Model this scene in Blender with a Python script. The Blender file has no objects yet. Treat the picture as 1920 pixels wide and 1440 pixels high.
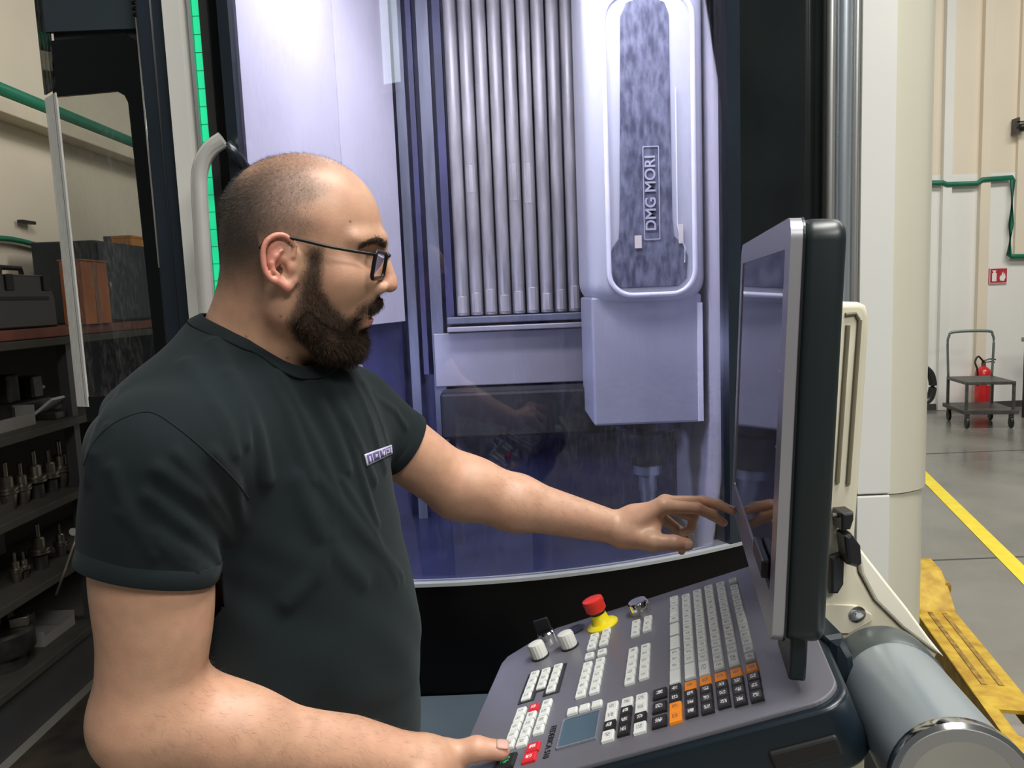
import bpy, bmesh, math, random
import numpy as np
from mathutils import Matrix, Vector

random.seed(7)
np.random.seed(7)
scene = bpy.context.scene
col = scene.collection

# ------------------------------------------------------------------ camera
FPX = 1450.0
PITCH, ROLL = math.radians(6.6), math.radians(2.3)
CAM = np.array([0.0, 0.0, 1.5])
FW = np.array([0, math.cos(PITCH), -math.sin(PITCH)])
_U0 = np.array([0, math.sin(PITCH), math.cos(PITCH)])
_X = np.array([1.0, 0, 0])
RT = math.cos(ROLL) * _X - math.sin(ROLL) * _U0
UP = math.cos(ROLL) * _U0 + math.sin(ROLL) * _X
cam_data = bpy.data.cameras.new('camera')
cam_data.sensor_width = 36.0
cam_data.lens = 36.0 * FPX / 1920.0
cam_data.clip_start = 0.02
cam = bpy.data.objects.new('camera', cam_data)
col.objects.link(cam)
M = Matrix.Identity(4)
for i in range(3):
    M[i][0], M[i][1], M[i][2], M[i][3] = RT[i], UP[i], -FW[i], CAM[i]
cam.matrix_world = M
scene.camera = cam

# ------------------------------------------------------------------ world, lamps, exposure
world = bpy.data.worlds.new('hall_ambient')
scene.world = world
world.use_nodes = True
bg = world.node_tree.nodes['Background']
bg.inputs[0].default_value = (0.93, 0.97, 1.0, 1)
bg.inputs[1].default_value = 0.11
vs = scene.view_settings
vs.view_transform = 'Standard'
vs.look = 'None'
vs.gamma = 1.0
vs.exposure = 0.0
vs.use_curve_mapping = False


def area_light(name, loc, target, sx, sy, power, color=(1, 1, 1)):
    d = bpy.data.lights.new(name, 'AREA')
    d.shape = 'RECTANGLE'
    d.size, d.size_y = sx, sy
    d.energy = power
    d.color = color
    o = bpy.data.objects.new(name, d)
    col.objects.link(o)
    o.location = loc
    v = Vector(target) - Vector(loc)
    o.rotation_euler = v.to_track_quat('-Z', 'Y').to_euler()
    return o


# hall luminaires under the roof, rows of long fittings
area_light('ceiling_lamp_light', (1.25, 0.40, 5.2), (1.15, 0.5, 0), 2.6, 0.9, 270, (1.0, 0.97, 0.92))
area_light('ceiling_lamp_light', (2.2, -3.2, 5.2), (0.9, -1.8, 0), 3.2, 0.8, 260, (1.0, 0.96, 0.9))
area_light('ceiling_lamp_light', (5.0, 4.5, 6.0), (5.0, 5.5, 0), 5.0, 1.0, 270, (1.0, 0.96, 0.9))
# work-area lamps inside the milling machine, plus an added low fill
area_light('work_and_fill_light', (-0.30, 2.05, 2.72), (-0.55, 2.5, 1.2), 0.5, 0.12, 17, (0.95, 0.935, 1.0))
area_light('work_and_fill_light', (0.26, 2.05, 2.70), (0.72, 2.45, 1.5), 0.38, 0.08, 13, (0.90, 0.905, 1.0))


area_light('work_and_fill_light', (-0.47, 2.35, 1.28), (0.35, 2.75, 0.6), 0.3, 0.06, 4.5, (0.62, 0.66, 1.0))  # added hidden fill that brightens the dark lower interior


# ------------------------------------------------------------------ pixel measurement -> world
def ray(px, py):
    return FW + (px - 960) / FPX * RT - (py - 720) / FPX * UP


def at(px, py, Y):
    d = ray(px, py)
    return CAM + d * (Y / d[1])


def atz(px, py, Z):
    d = ray(px, py)
    return CAM + d * ((Z - CAM[2]) / d[2])


def atx(px, py, X):
    d = ray(px, py)
    return CAM + d * (X / d[0])


def atplane(px, py, P0, n):
    d = ray(px, py)
    return CAM + d * (((P0 - CAM) @ n) / (d @ n))


# ------------------------------------------------------------------ materials
MATS = {}


def mat(name, color, rough=0.5, metal=0.0, var=0.06, nscale=8.0, bump=0.0, bscale=120.0, spec=0.5,
        coat=0.0, color2=None, stretch=None, emit=0.0, sss=0.0, rvar=0.0):
    if name in MATS:
        return MATS[name]
    m = bpy.data.materials.new(name)
    m.use_nodes = True
    nt = m.node_tree
    b = nt.nodes['Principled BSDF']
    tc = nt.nodes.new('ShaderNodeTexCoord')
    mp = nt.nodes.new('ShaderNodeMapping')
    if stretch:
        mp.inputs['Scale'].default_value = stretch
    nt.links.new(tc.outputs['Object'], mp.inputs['Vector'])
    nz = nt.nodes.new('ShaderNodeTexNoise')
    nz.inputs['Scale'].default_value = nscale
    nz.inputs['Detail'].default_value = 5
    nt.links.new(mp.outputs[0], nz.inputs['Vector'])
    rp = nt.nodes.new('ShaderNodeValToRGB')
    c = np.array(color[:3])
    if color2 is None:
        lo, hi = c * (1 - var), np.minimum(c * (1 + var), 1)
    else:
        lo, hi = c, np.array(color2[:3])
    rp.color_ramp.elements[0].position = 0.33
    rp.color_ramp.elements[1].position = 0.67
    rp.color_ramp.elements[0].color = (*lo, 1)
    rp.color_ramp.elements[1].color = (*hi, 1)
    nt.links.new(nz.outputs['Fac'], rp.inputs[0])
    nt.links.new(rp.outputs[0], b.inputs['Base Color'])
    b.inputs['Roughness'].default_value = rough
    if rvar:
        mr = nt.nodes.new('ShaderNodeMapRange')
        mr.inputs['From Min'].default_value, mr.inputs['From Max'].default_value = 0.3, 0.7
        mr.inputs['To Min'].default_value, mr.inputs['To Max'].default_value = max(rough - rvar, 0.01), rough + rvar
        nt.links.new(nz.outputs['Fac'], mr.inputs['Value'])
        nt.links.new(mr.outputs[0], b.inputs['Roughness'])
    b.inputs['Metallic'].default_value = metal
    b.inputs['Specular IOR Level'].default_value = spec
    if coat:
        b.inputs['Coat Weight'].default_value = coat
        b.inputs['Coat Roughness'].default_value = 0.05
    if sss:
        b.inputs['Subsurface Weight'].default_value = sss
        b.inputs['Subsurface Radius'].default_value = (1.0, 0.4, 0.2)
        b.inputs['Subsurface Scale'].default_value = 0.004
    if emit:
        b.inputs['Emission Color'].default_value = (*c, 1)
        b.inputs['Emission Strength'].default_value = emit
    if bump:
        n2 = nt.nodes.new('ShaderNodeTexNoise')
        n2.inputs['Scale'].default_value = bscale
        n2.inputs['Detail'].default_value = 4
        nt.links.new(mp.outputs[0], n2.inputs['Vector'])
        bp = nt.nodes.new('ShaderNodeBump')
        bp.inputs['Strength'].default_value = bump
        bp.inputs['Distance'].default_value = 0.002
        nt.links.new(n2.outputs['Fac'], bp.inputs['Height'])
        nt.links.new(bp.outputs[0], b.inputs['Normal'])
    MATS[name] = m
    return m


def glass_mat(name, tint=(0.92, 0.94, 0.97), ior=1.5, rough=0.0, dirt=0.0, dirt_col=(0.6, 0.6, 0.68), boost=1.0, haze=0.0):
    if name in MATS:
        return MATS[name]
    m = bpy.data.materials.new(name)
    m.use_nodes = True
    nt = m.node_tree
    nt.nodes.remove(nt.nodes['Principled BSDF'])
    out = nt.nodes['Material Output']
    tr = nt.nodes.new('ShaderNodeBsdfTransparent')
    tr.inputs[0].default_value = (*tint, 1)
    gl = nt.nodes.new('ShaderNodeBsdfGlossy')
    gl.inputs['Roughness'].default_value = rough
    gl.inputs['Color'].default_value = (1, 1, 1, 1)
    fr = nt.nodes.new('ShaderNodeFresnel')
    fr.inputs['IOR'].default_value = ior
    ml = nt.nodes.new('ShaderNodeMath')
    ml.operation = 'MULTIPLY'
    ml.inputs[1].default_value = boost
    ml.use_clamp = True
    nt.links.new(fr.outputs[0], ml.inputs[0])
    mx = nt.nodes.new('ShaderNodeMixShader')
    nt.links.new(ml.outputs[0], mx.inputs[0])
    nt.links.new(tr.outputs[0], mx.inputs[1])
    nt.links.new(gl.outputs[0], mx.inputs[2])
    last = mx
    if dirt:
        tc = nt.nodes.new('ShaderNodeTexCoord')
        mp = nt.nodes.new('ShaderNodeMapping')
        mp.inputs['Scale'].default_value = (26, 26, 1.4)
        nt.links.new(tc.outputs['Object'], mp.inputs['Vector'])
        nz = nt.nodes.new('ShaderNodeTexNoise')
        nz.inputs['Scale'].default_value = 1.0
        nz.inputs['Detail'].default_value = 8
        nz.inputs['Roughness'].default_value = 0.65
        nt.links.new(mp.outputs[0], nz.inputs['Vector'])
        mp2 = nt.nodes.new('ShaderNodeMapping')
        mp2.inputs['Scale'].default_value = (180, 180, 40)
        nt.links.new(tc.outputs['Object'], mp2.inputs['Vector'])
        n2 = nt.nodes.new('ShaderNodeTexNoise')
        n2.inputs['Scale'].default_value = 1.0
        nt.links.new(mp2.outputs[0], n2.inputs['Vector'])
        mu = nt.nodes.new('ShaderNodeMath')
        mu.operation = 'MULTIPLY'
        nt.links.new(nz.outputs['Fac'], mu.inputs[0])
        nt.links.new(n2.outputs['Fac'], mu.inputs[1])
        rp = nt.nodes.new('ShaderNodeMapRange')
        rp.inputs['From Min'].default_value, rp.inputs['From Max'].default_value = 0.22, 0.50
        rp.inputs['To Min'].default_value, rp.inputs['To Max'].default_value = 0.0, dirt
        nt.links.new(mu.outputs[0], rp.inputs['Value'])
        df = nt.nodes.new('ShaderNodeBsdfTranslucent')
        df.inputs[0].default_value = (*dirt_col, 1)
        d2 = nt.nodes.new('ShaderNodeBsdfDiffuse')
        d2.inputs[0].default_value = (*dirt_col, 1)
        ad = nt.nodes.new('ShaderNodeMixShader')
        nt.links.new(df.outputs[0], ad.inputs[1])
        nt.links.new(d2.outputs[0], ad.inputs[2])
        m3 = nt.nodes.new('ShaderNodeMixShader')
        nt.links.new(rp.outputs[0], m3.inputs[0])
        nt.links.new(mx.outputs[0], m3.inputs[1])
        nt.links.new(ad.outputs[0], m3.inputs[2])
        last = m3
    if haze:
        d3 = nt.nodes.new('ShaderNodeBsdfDiffuse')
        d3.inputs[0].default_value = (*dirt_col, 1)
        m4 = nt.nodes.new('ShaderNodeMixShader')
        m4.inputs[0].default_value = haze
        nt.links.new(last.outputs[0], m4.inputs[1])
        nt.links.new(d3.outputs[0], m4.inputs[2])
        last = m4
    nt.links.new(last.outputs[0], out.inputs['Surface'])
    MATS[name] = m
    return m


# ------------------------------------------------------------------ objects
ORG = {}


def props(o, label=None, cat=None, group=None, kind=None):
    if label:
        o['label'] = label
    if cat:
        o['category'] = cat
    if group:
        o['group'] = group
    if kind:
        o['kind'] = kind
    return o


def thing(name, loc, label, cat, group=None):
    o = bpy.data.objects.new(name, None)
    o.empty_display_size = 0.05
    col.objects.link(o)
    o.location = [float(v) for v in loc]
    ORG[o.name] = np.array(loc, float)
    return props(o, label, cat, group)


def mk(name, geo, m, parent=None, smooth=False, label=None, cat=None, group=None, kind=None):
    """geo = (verts in world coordinates, faces)."""
    v, f = geo
    v = np.asarray(v, float).reshape(-1, 3)
    if parent is not None:
        org = ORG[parent.name]
    else:
        org = np.array([(v[:, 0].min() + v[:, 0].max()) / 2, (v[:, 1].min() + v[:, 1].max()) / 2, v[:, 2].min()])
    me = bpy.data.meshes.new(name)
    me.from_pydata((v - org).tolist(), [], [list(map(int, q)) for q in f])
    if smooth is True:
        me.polygons.foreach_set('use_smooth', [True] * len(me.polygons))
    elif smooth:
        me.polygons.foreach_set('use_smooth', [True] * len(me.polygons))
        me.set_sharp_from_angle(angle=math.radians(smooth))
    me.validate()
    me.materials.append(m)
    o = bpy.data.objects.new(name, me)
    col.objects.link(o)
    if parent is not None:
        o.parent = parent
    else:
        o.location = org
    ORG[o.name] = org
    return props(o, label, cat, group, kind)


def from_bm(bm):
    bm.verts.ensure_lookup_table()
    v = [tuple(x.co) for x in bm.verts]
    bm.verts.index_update()
    f = [[x.index for x in q.verts] for q in bm.faces]
    bm.free()
    return v, f


def join(*geos):
    V, Fc, n = [], [], 0
    for v, f in geos:
        v = [tuple(map(float, q)) for q in v]
        V += v
        Fc += [[i + n for i in q] for q in f]
        n += len(v)
    return V, Fc


BASIS = (np.array([1., 0, 0]), np.array([0, 1., 0]), np.array([0, 0, 1.]))


def tf(geo, origin, basis=BASIS):
    v, f = geo
    v = np.asarray(v, float)
    B = np.array(basis)
    return (v @ B + np.asarray(origin)).tolist(), f


def rotz(a):
    c, s = math.cos(a), math.sin(a)
    return (np.array([c, s, 0]), np.array([-s, c, 0]), np.array([0, 0, 1.]))


def box(x0, x1, y0, y1, z0, z1, bev=0.0, seg=2):
    bm = bmesh.new()
    bmesh.ops.create_cube(bm, size=1.0)
    for v in bm.verts:
        v.co = ((x0 + x1) / 2 + v.co.x * (x1 - x0), (y0 + y1) / 2 + v.co.y * (y1 - y0), (z0 + z1) / 2 + v.co.z * (z1 - z0))
    if bev:
        bmesh.ops.bevel(bm, geom=list(bm.edges), offset=bev, segments=seg, affect='EDGES', profile=0.5)
    return from_bm(bm)


def prism(poly, t0, t1, bev=0.0, seg=2):
    """poly in (a, b), extruded along c from t0 to t1 -> vertices (a, b, c)."""
    bm = bmesh.new()
    lo = [bm.verts.new((a, b, t0)) for a, b in poly]
    f = bm.faces.new(lo)
    bm.normal_update()
    r = bmesh.ops.extrude_face_region(bm, geom=[f])
    for v in r['geom']:
        if isinstance(v, bmesh.types.BMVert):
            v.co.z = t1
    bmesh.ops.recalc_face_normals(bm, faces=list(bm.faces))
    if bev:
        es = [e for e in bm.edges if abs(e.verts[0].co.z - e.verts[1].co.z) < 1e-7]
        bmesh.ops.bevel(bm, geom=es, offset=bev, segments=seg, affect='EDGES', profile=0.5)
    return from_bm(bm)


def rrect(a0, a1, b0, b1, r, n=6):
    r = min(r, (a1 - a0) / 2 - 1e-5, (b1 - b0) / 2 - 1e-5)
    P = []
    for cx, cy, s in ((a1 - r, b1 - r, 0), (a0 + r, b1 - r, 90), (a0 + r, b0 + r, 180), (a1 - r, b0 + r, 270)):
        for i in range(n + 1):
            t = math.radians(s + 90 * i / n)
            P.append((cx + r * math.cos(t), cy + r * math.sin(t)))
    return P


def ring_prism(outer, inner, t0, t1):
    """frame between two polygons of equal point count."""
    n = len(outer)
    V = [(a, b, t0) for a, b in outer] + [(a, b, t0) for a, b in inner] + [(a, b, t1) for a, b in outer] + [(a, b, t1) for a, b in inner]
    Fc = []
    for i in range(n):
        j = (i + 1) % n
        Fc += [[i, n + i, n + j, j], [2 * n + i, 2 * n + j, 3 * n + j, 3 * n + i], [i, j, 2 * n + j, 2 * n + i], [n + i, 3 * n + i, 3 * n + j, n + j]]
    return V, Fc


def lathe(profile, seg=24, axis_o=(0, 0, 0), axis=(0, 0, 1), flute=0):
    """profile: (radius, height)."""
    ax = np.array(axis, float)
    ax /= np.linalg.norm(ax)
    t = np.array([1., 0, 0]) if abs(ax[0]) < 0.8 else np.array([0, 1., 0])
    e1 = np.cross(ax, t)
    e1 /= np.linalg.norm(e1)
    e2 = np.cross(ax, e1)
    V, Fc = [], []
    for r, h in profile:
        for i in range(seg):
            a = 2 * math.pi * i / seg
            rr = r * (1 - (0.045 if flute and i % 2 else 0))
            V.append(tuple(np.array(axis_o) + ax * h + (e1 * math.cos(a) + e2 * math.sin(a)) * rr))
    for k in range(len(profile) - 1):
        for i in range(seg):
            j = (i + 1) % seg
            Fc.append([k * seg + i, k * seg + j, (k + 1) * seg + j, (k + 1) * seg + i])
    Fc.append(list(range(seg))[::-1])
    Fc.append([(len(profile) - 1) * seg + i for i in range(seg)])
    return V, Fc


def cyl(p0, p1, r, seg=20, r1=None):
    p0, p1 = np.asarray(p0, float), np.asarray(p1, float)
    L = np.linalg.norm(p1 - p0)
    return lathe([(r, 0), (r if r1 is None else r1, L)], seg, p0, p1 - p0)


def catmull(pts, n=8, closed=False):
    P = [np.asarray(p, float) for p in pts]
    out = []
    N = len(P)
    rng = range(N) if closed else range(N - 1)
    for i in rng:
        p0 = P[(i - 1) % N] if (closed or i > 0) else P[0]
        p1, p2 = P[i], P[(i + 1) % N]
        p3 = P[(i + 2) % N] if (closed or i < N - 2) else P[-1]
        for k in range(n):
            t = k / n
            out.append(0.5 * (2 * p1 + (p2 - p0) * t + (2 * p0 - 5 * p1 + 4 * p2 - p3) * t * t + (3 * p1 - p0 - 3 * p2 + p3) * t ** 3))
    if not closed:
        out.append(P[-1])
    return out


def tube(pts, r, seg=10, closed=False, flat=1.0, upv=(0, 0, 1)):
    """sweep a (possibly flattened) ring along pts; r may be a list."""
    P = [np.asarray(p, float) for p in pts]
    N = len(P)
    V, Fc = [], []
    upv = np.array(upv, float)
    for i in range(N):
        a = P[(i - 1) % N] if (closed or i > 0) else P[i]
        b = P[(i + 1) % N] if (closed or i < N - 1) else P[i]
        t = b - a
        t /= np.linalg.norm(t) + 1e-12
        e1 = np.cross(t, upv)
        if np.linalg.norm(e1) < 1e-3:
            e1 = np.cross(t, np.array([1., 0.2, 0]))
        e1 /= np.linalg.norm(e1)
        e2 = np.cross(e1, t)
        rr = r[i] if isinstance(r, (list, tuple)) else r
        for k in range(seg):
            q = 2 * math.pi * k / seg
            V.append(tuple(P[i] + e1 * math.cos(q) * rr * flat + e2 * math.sin(q) * rr))
    for i in range(N if closed else N - 1):
        j = (i + 1) % N
        for k in range(seg):
            l = (k + 1) % seg
            Fc.append([i * seg + k, i * seg + l, j * seg + l, j * seg + k])
    if not closed:
        Fc.append(list(range(seg))[::-1])
        Fc.append([(N - 1) * seg + k for k in range(seg)])
    return V, Fc


def sheet(pts_bottom, z0, z1, t=0.006, nz=1):
    """vertical curved sheet following plan points (x, y), thickness to +y normal."""
    P = [np.array(p, float) for p in pts_bottom]
    N = len(P)
    V, Fc = [], []
    for i in range(N):
        a, b = P[max(i - 1, 0)], P[min(i + 1, N - 1)]
        d = (b - a) / np.linalg.norm(b - a)
        n = np.array([-d[1], d[0]])
        for q in (P[i], P[i] + n * t):
            V.append((q[0], q[1], z0))
            V.append((q[0], q[1], z1))
    for i in range(N - 1):
        a, b = 4 * i, 4 * (i + 1)
        Fc += [[a, b, b + 1, a + 1], [a + 2, a + 3, b + 3, b + 2], [a, a + 2, b + 2, b], [a + 1, b + 1, b + 3, a + 3]]
    Fc += [[0, 1, 3, 2], [4 * (N - 1), 4 * (N - 1) + 2, 4 * (N - 1) + 3, 4 * (N - 1) + 1]]
    return V, Fc


def text_geo(s, size, ext=0.0005, bold=0.0):
    cu = bpy.data.curves.new('txt', 'FONT')
    cu.body = s
    cu.size = size
    cu.extrude = ext
    cu.offset = bold
    cu.align_x = 'CENTER'
    cu.align_y = 'CENTER'
    o = bpy.data.objects.new('txt', cu)
    col.objects.link(o)
    dg = bpy.context.evaluated_depsgraph_get()
    me = bpy.data.meshes.new_from_object(o.evaluated_get(dg))
    v = [tuple(q.co) for q in me.vertices]
    f = [list(p.vertices) for p in me.polygons]
    bpy.data.objects.remove(o)
    bpy.data.meshes.remove(me)
    bpy.data.curves.remove(cu)
    return v, f


def unit(v):
    v = np.asarray(v, float)
    return v / np.linalg.norm(v)

# ================================================================== the hall
m_conc = mat('concrete_floor', (0.15, 0.148, 0.13), 0.28, color2=(0.24, 0.236, 0.21), nscale=1.6, bump=0.15, bscale=30, rvar=0.12)
m_wall = mat('white_wall_paint', (0.80, 0.80, 0.76), 0.8, var=0.03, nscale=1.5)
m_wall2 = mat('cream_wall_paint', (0.78, 0.70, 0.56), 0.8, var=0.04, nscale=0.8)
m_beige = mat('beige_wall_paint', (0.66, 0.60, 0.48), 0.8, var=0.05, nscale=1.5)
m_green = mat('green_pipe_paint', (0.01, 0.16, 0.09), 0.4, var=0.1)
m_black = mat('black_plastic', (0.010, 0.011, 0.013), 0.35)
m_yellow = mat('yellow_line_paint', (0.80, 0.62, 0.03), 0.6, color2=(0.86, 0.72, 0.06), nscale=14)

mk('floor', box(-4, 12, -9, 11, -0.1, 0), m_conc, kind='structure', label='grey polished concrete workshop floor')
wb = mk('wall_back', box(1.5, 12, 8.72, 8.9, 0, 2.62), m_wall, kind='structure', label='white painted lower hall wall behind the trolley')
mk('wall_back_upper', box(1.5, 12, 8.72, 8.9, 2.62, 7.5), m_wall2, kind='structure', label='cream upper part of the hall wall')
mk('wall_left', box(-2.45, -2.25, 1.7, 8.72, 0, 6.0), m_beige, kind='structure', label='beige wall behind the tool shelves')
mk('wall_rear', box(-4, 12, -7.2, -7.0, 0, 7.5), mat('rear_wall_brown_grey', (0.16, 0.145, 0.12), 0.8), kind='structure', label='dull hall wall behind the camera')
# pilasters on the back wall
for k, (pa, w) in enumerate(((1772, 0.05), (1843, 0.055))):
    x = at(pa, 400, 8.7)[0]
    mk('trim_%d' % (k + 1), box(x - w, x + w, 8.66, 8.72, 0, 7.5, 0.004), m_wall2 if k else m_wall, kind='structure')
x = at(1915, 300, 8.7)[0]
mk('trim_3', box(x - 0.05, x + 0.16, 8.68, 8.72, 1.7, 7.5, 0.004), m_wall2, kind='structure')
mk('baseboard_back', box(1.5, 12, 8.70, 8.72, 0, 0.07), mat('dark_skirting', (0.06, 0.055, 0.05), 0.6), kind='structure')
# floor line and expansion joints
p0, p1 = atz(1724, 884, 0), atz(1935, 1094, 0)
d = unit((p1 - p0) * [1, 1, 0])
n = np.array([-d[1], d[0], 0]) * 0.045
q0, q1 = p0 - d * 0.6, p1 + d * 3.0
mk('trim_4', ([q0 - n + [0, 0, .001], q1 - n + [0, 0, .001], q1 + n + [0, 0, .001], q0 + n + [0, 0, .001],
               q0 - n + [0, 0, .003], q1 - n + [0, 0, .003], q1 + n + [0, 0, .003], q0 + n + [0, 0, .003]],
              [[4, 5, 6, 7], [0, 1, 5, 4], [1, 2, 6, 5], [2, 3, 7, 6], [3, 0, 4, 7]]), m_yellow, kind='structure', label='yellow line painted on the concrete floor')
m_joint = mat('floor_joint', (0.07, 0.07, 0.065), 0.9)
for k, yy in enumerate((3.98, 6.5)):
    mk('trim_%d' % (5 + k), box(-2.2, 12, yy, yy + 0.012, 0.0005, 0.002), m_joint, kind='structure')

# hall window high in the rear wall (its reflection shows in the machine glass)
wx, wz0, wz1 = -2.05, 4.3, 6.6
g = ring_prism([(wx - .45, wz0 - .1), (wx + .45, wz0 - .1), (wx + .45, wz1 + .1), (wx - .45, wz1 + .1)],
               [(wx - .36, wz0), (wx + .36, wz0), (wx + .36, wz1), (wx - .36, wz1)], 0, 0.08)
g = ([(a, -7.0 + c, b) for a, b, c in g[0]], g[1])
wn = mk('window_1', g, m_wall, kind='structure')
mk('pane', box(wx - .36, wx + .36, -6.995, -6.985, wz0, wz1), mat('daylit_pane', (0.85, 0.95, 1.0), 0.4, emit=5.0), wn)

# green compressed air pipe on the back wall
pipe_px = [(1740, 343), (1768, 343), (1775, 346), (1832, 344), (1842, 337), (1897, 333), (1899, 338), (1896, 420), (1892, 478), (1896, 481), (1960, 480)]
mk('air_pipe', tube([at(a, b, 8.66) for a, b in pipe_px], 0.028, 10), m_green, smooth=True,
   label='green pipe stepping down the white back wall above the fire sign', cat='pipe')
# safety sign
s0 = at(1872, 517, 8.70)
sg = thing('safety_sign', s0 + [0, 0, -0.1], 'red fire extinguisher sign with white symbols on the back wall', 'sign')
mk('plate', box(s0[0] - .10, s0[0] + .10, 8.70, 8.718, s0[2] - .085, s0[2] + .085, 0.002), mat('sign_red', (0.46, 0.035, 0.05), 0.5), sg)
m_wsym = mat('sign_white', (0.85, 0.82, 0.8), 0.6)
bor = ring_prism(rrect(-.10, .10, -.085, .085, .002, 1), rrect(-.094, .094, -.079, .079, .002, 1), 0, .002)
mk('border', ([(s0[0] + a, 8.699 - c, s0[2] + b) for a, b, c in bor[0]], bor[1]), m_wsym, sg)
sym = join(box(s0[0] - .072, s0[0] - .022, 8.695, 8.70, s0[2] - .062, s0[2] + .03, .004), box(s0[0] - .06, s0[0] - .034, 8.695, 8.70, s0[2] + .03, s0[2] + .05),
           box(s0[0] - .07, s0[0] - .03, 8.695, 8.70, s0[2] + .05, s0[2] + .06))
mk('symbol', sym, m_wsym, sg)
fl = [(0.02, -.055), (.06, -.06), (.078, -.02), (.068, .03), (.055, .0), (.05, .045), (.034, .01), (.03, -.01), (.018, .005), (.012, -.03)]
fg = prism(fl, 0, .004)
mk('symbol', ([(s0[0] + a, 8.699 - c, s0[2] + b) for a, b, c in fg[0]], fg[1]), m_wsym, sg)

# trolley with two decks
m_steel = mat('worn_dark_steel', (0.10, 0.10, 0.095), 0.45, 0.6, var=0.25, nscale=20)
m_tubeg = mat('grey_green_tube', (0.17, 0.21, 0.19), 0.4, 0.5)
tl, tr_ = atz(1812, 806, 0.0), atz(1892, 806, 0.0)
tc0 = np.array([4.73, 7.75, 0])
tro = thing('trolley', tc0, 'grey steel two deck trolley with tube handle by the white wall', 'trolley')
tb = rotz(math.radians(-10)) * np.array([[.80], [.78], [1.]])


def T(g):
    return tf(g, tc0, tb)


mk('deck', T(box(-.28, .28, -.33, .33, .435, .465, .004)), m_steel, tro)
mk('deck', T(box(-.31, .31, -.36, .36, .145, .185, .004)), m_steel, tro)
for a in (-1, 1):
    for b in (-1, 1):
        mk('leg', T(box(a * .265 - .015, a * .265 + .015, b * .31 - .015, b * .31 + .015, .185, .435)), m_steel, tro)
        w = mk('caster', T(join(box(a * .25 - .02, a * .25 + .02, b * .3 - .025, b * .3 + .025, .10, .145), )), m_steel, tro)
        wv = lathe([(.03, -.016), (.055, -.014), (.058, 0), (.055, .014), (.03, .016)], 16, (a * .25, b * .3, .058), (1, 0, 0))
        mk('wheel', T(wv), m_black, w, smooth=40)
hp = [(-.26, .32, .44), (-.275, .33, .80), (-.26, .33, .885), (-.20, .33, .93), (.20, .33, .93), (.26, .33, .885), (.275, .33, .80), (.26, .32, .44)]
mk('handle', T(tube(catmull(hp, 4), .015, 8)), m_tubeg, tro, smooth=True)

# fire extinguisher on the floor behind the trolley
ex = np.array([5.02, 8.50, 0.0])
exx = atz(1843, 762, 0.05)
ex[0] = at(1843, 720, 8.5)[0]
m_red = mat('extinguisher_red', (0.62, 0.02, 0.02), 0.3, coat=0.4)
fe = thing('fire_extinguisher', ex, 'red fire extinguisher standing against the wall behind the trolley', 'extinguisher')
mk('cylinder', lathe([(.07, 0.02), (.085, .03), (.085, .42), (.075, .46), (.045, .49), (.025, .50), (.025, .52)], 24, ex), m_red, fe, smooth=40)
mk('base_ring', lathe([(.088, 0), (.088, .05), (.08, .05)], 24, ex), m_black, fe, smooth=40)
mk('valve', lathe([(.022, .52), (.022, .55), (.014, .56), (.014, .575)], 12, ex), m_steel, fe, smooth=40)
mk('lever', tube([ex + [0, -.01, .565], ex + [.05, -.02, .585], ex + [.12, -.02, .575]], .008, 6), m_black, fe)
mk('lever', tube([ex + [0, -.01, .545], ex + [.06, -.02, .555], ex + [.11, -.02, .545]], .008, 6), m_black, fe)
mk('hose', tube(catmull([ex + [-.01, -.02, .55], ex + [-.09, -.05, .62], ex + [-.13, -.06, .56], ex + [-.115, -.08, .47], ex + [-.10, -.07, .30]], 6), .010, 8), m_black, fe, smooth=True)
mk('label_plate', box(ex[0] - .01, ex[0] + .045, ex[1] - .0885, ex[1] - .075, .30, .38), m_wsym, fe)

# work bench at the frame edge
wbx = at(1916, 700, 8.05)[0]
be = thing('workbench', (wbx + .5, 7.8, 0), 'workbench with pale wooden top and black steel legs at right edge', 'workbench')
m_wood = mat('pale_wood', (0.42, 0.28, 0.16), 0.6, var=0.2, nscale=6, stretch=(1, 8, 8))
mk('top', box(wbx - .02, wbx + 1.0, 7.6, 8.05, .80, .845, .004), m_wood, be)
mk('leg', box(wbx, wbx + .06, 7.62, 7.68, 0, .80), m_black, be)
mk('leg', box(wbx, wbx + .06, 7.97, 8.03, 0, .80), m_black, be)
mk('stretcher', box(wbx - .01, wbx + 1.0, 7.63, 7.67, .30, .33), m_wood, be)
mk('stretcher', box(wbx, wbx + .05, 7.68, 7.97, .10, .14), m_black, be)
# wall camera
wc = at(1916, 238, 8.6)
wcam = thing('wall_camera', wc, 'small dark dome camera on a bracket high on the wall', 'camera')
mk('dome', lathe([(.02, -.05), (.05, -.03), (.06, 0), (.045, .03), (.02, .035)], 16, wc), m_black, wcam, smooth=True)
mk('bracket', join(box(wc[0] - .05, wc[0] - .035, 8.58, 8.70, wc[2] - .06, wc[2] + .10), box(wc[0] - .05, wc[0] + .12, 8.58, 8.60, wc[2] + .045, wc[2] + .06)), m_steel, wcam)

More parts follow.
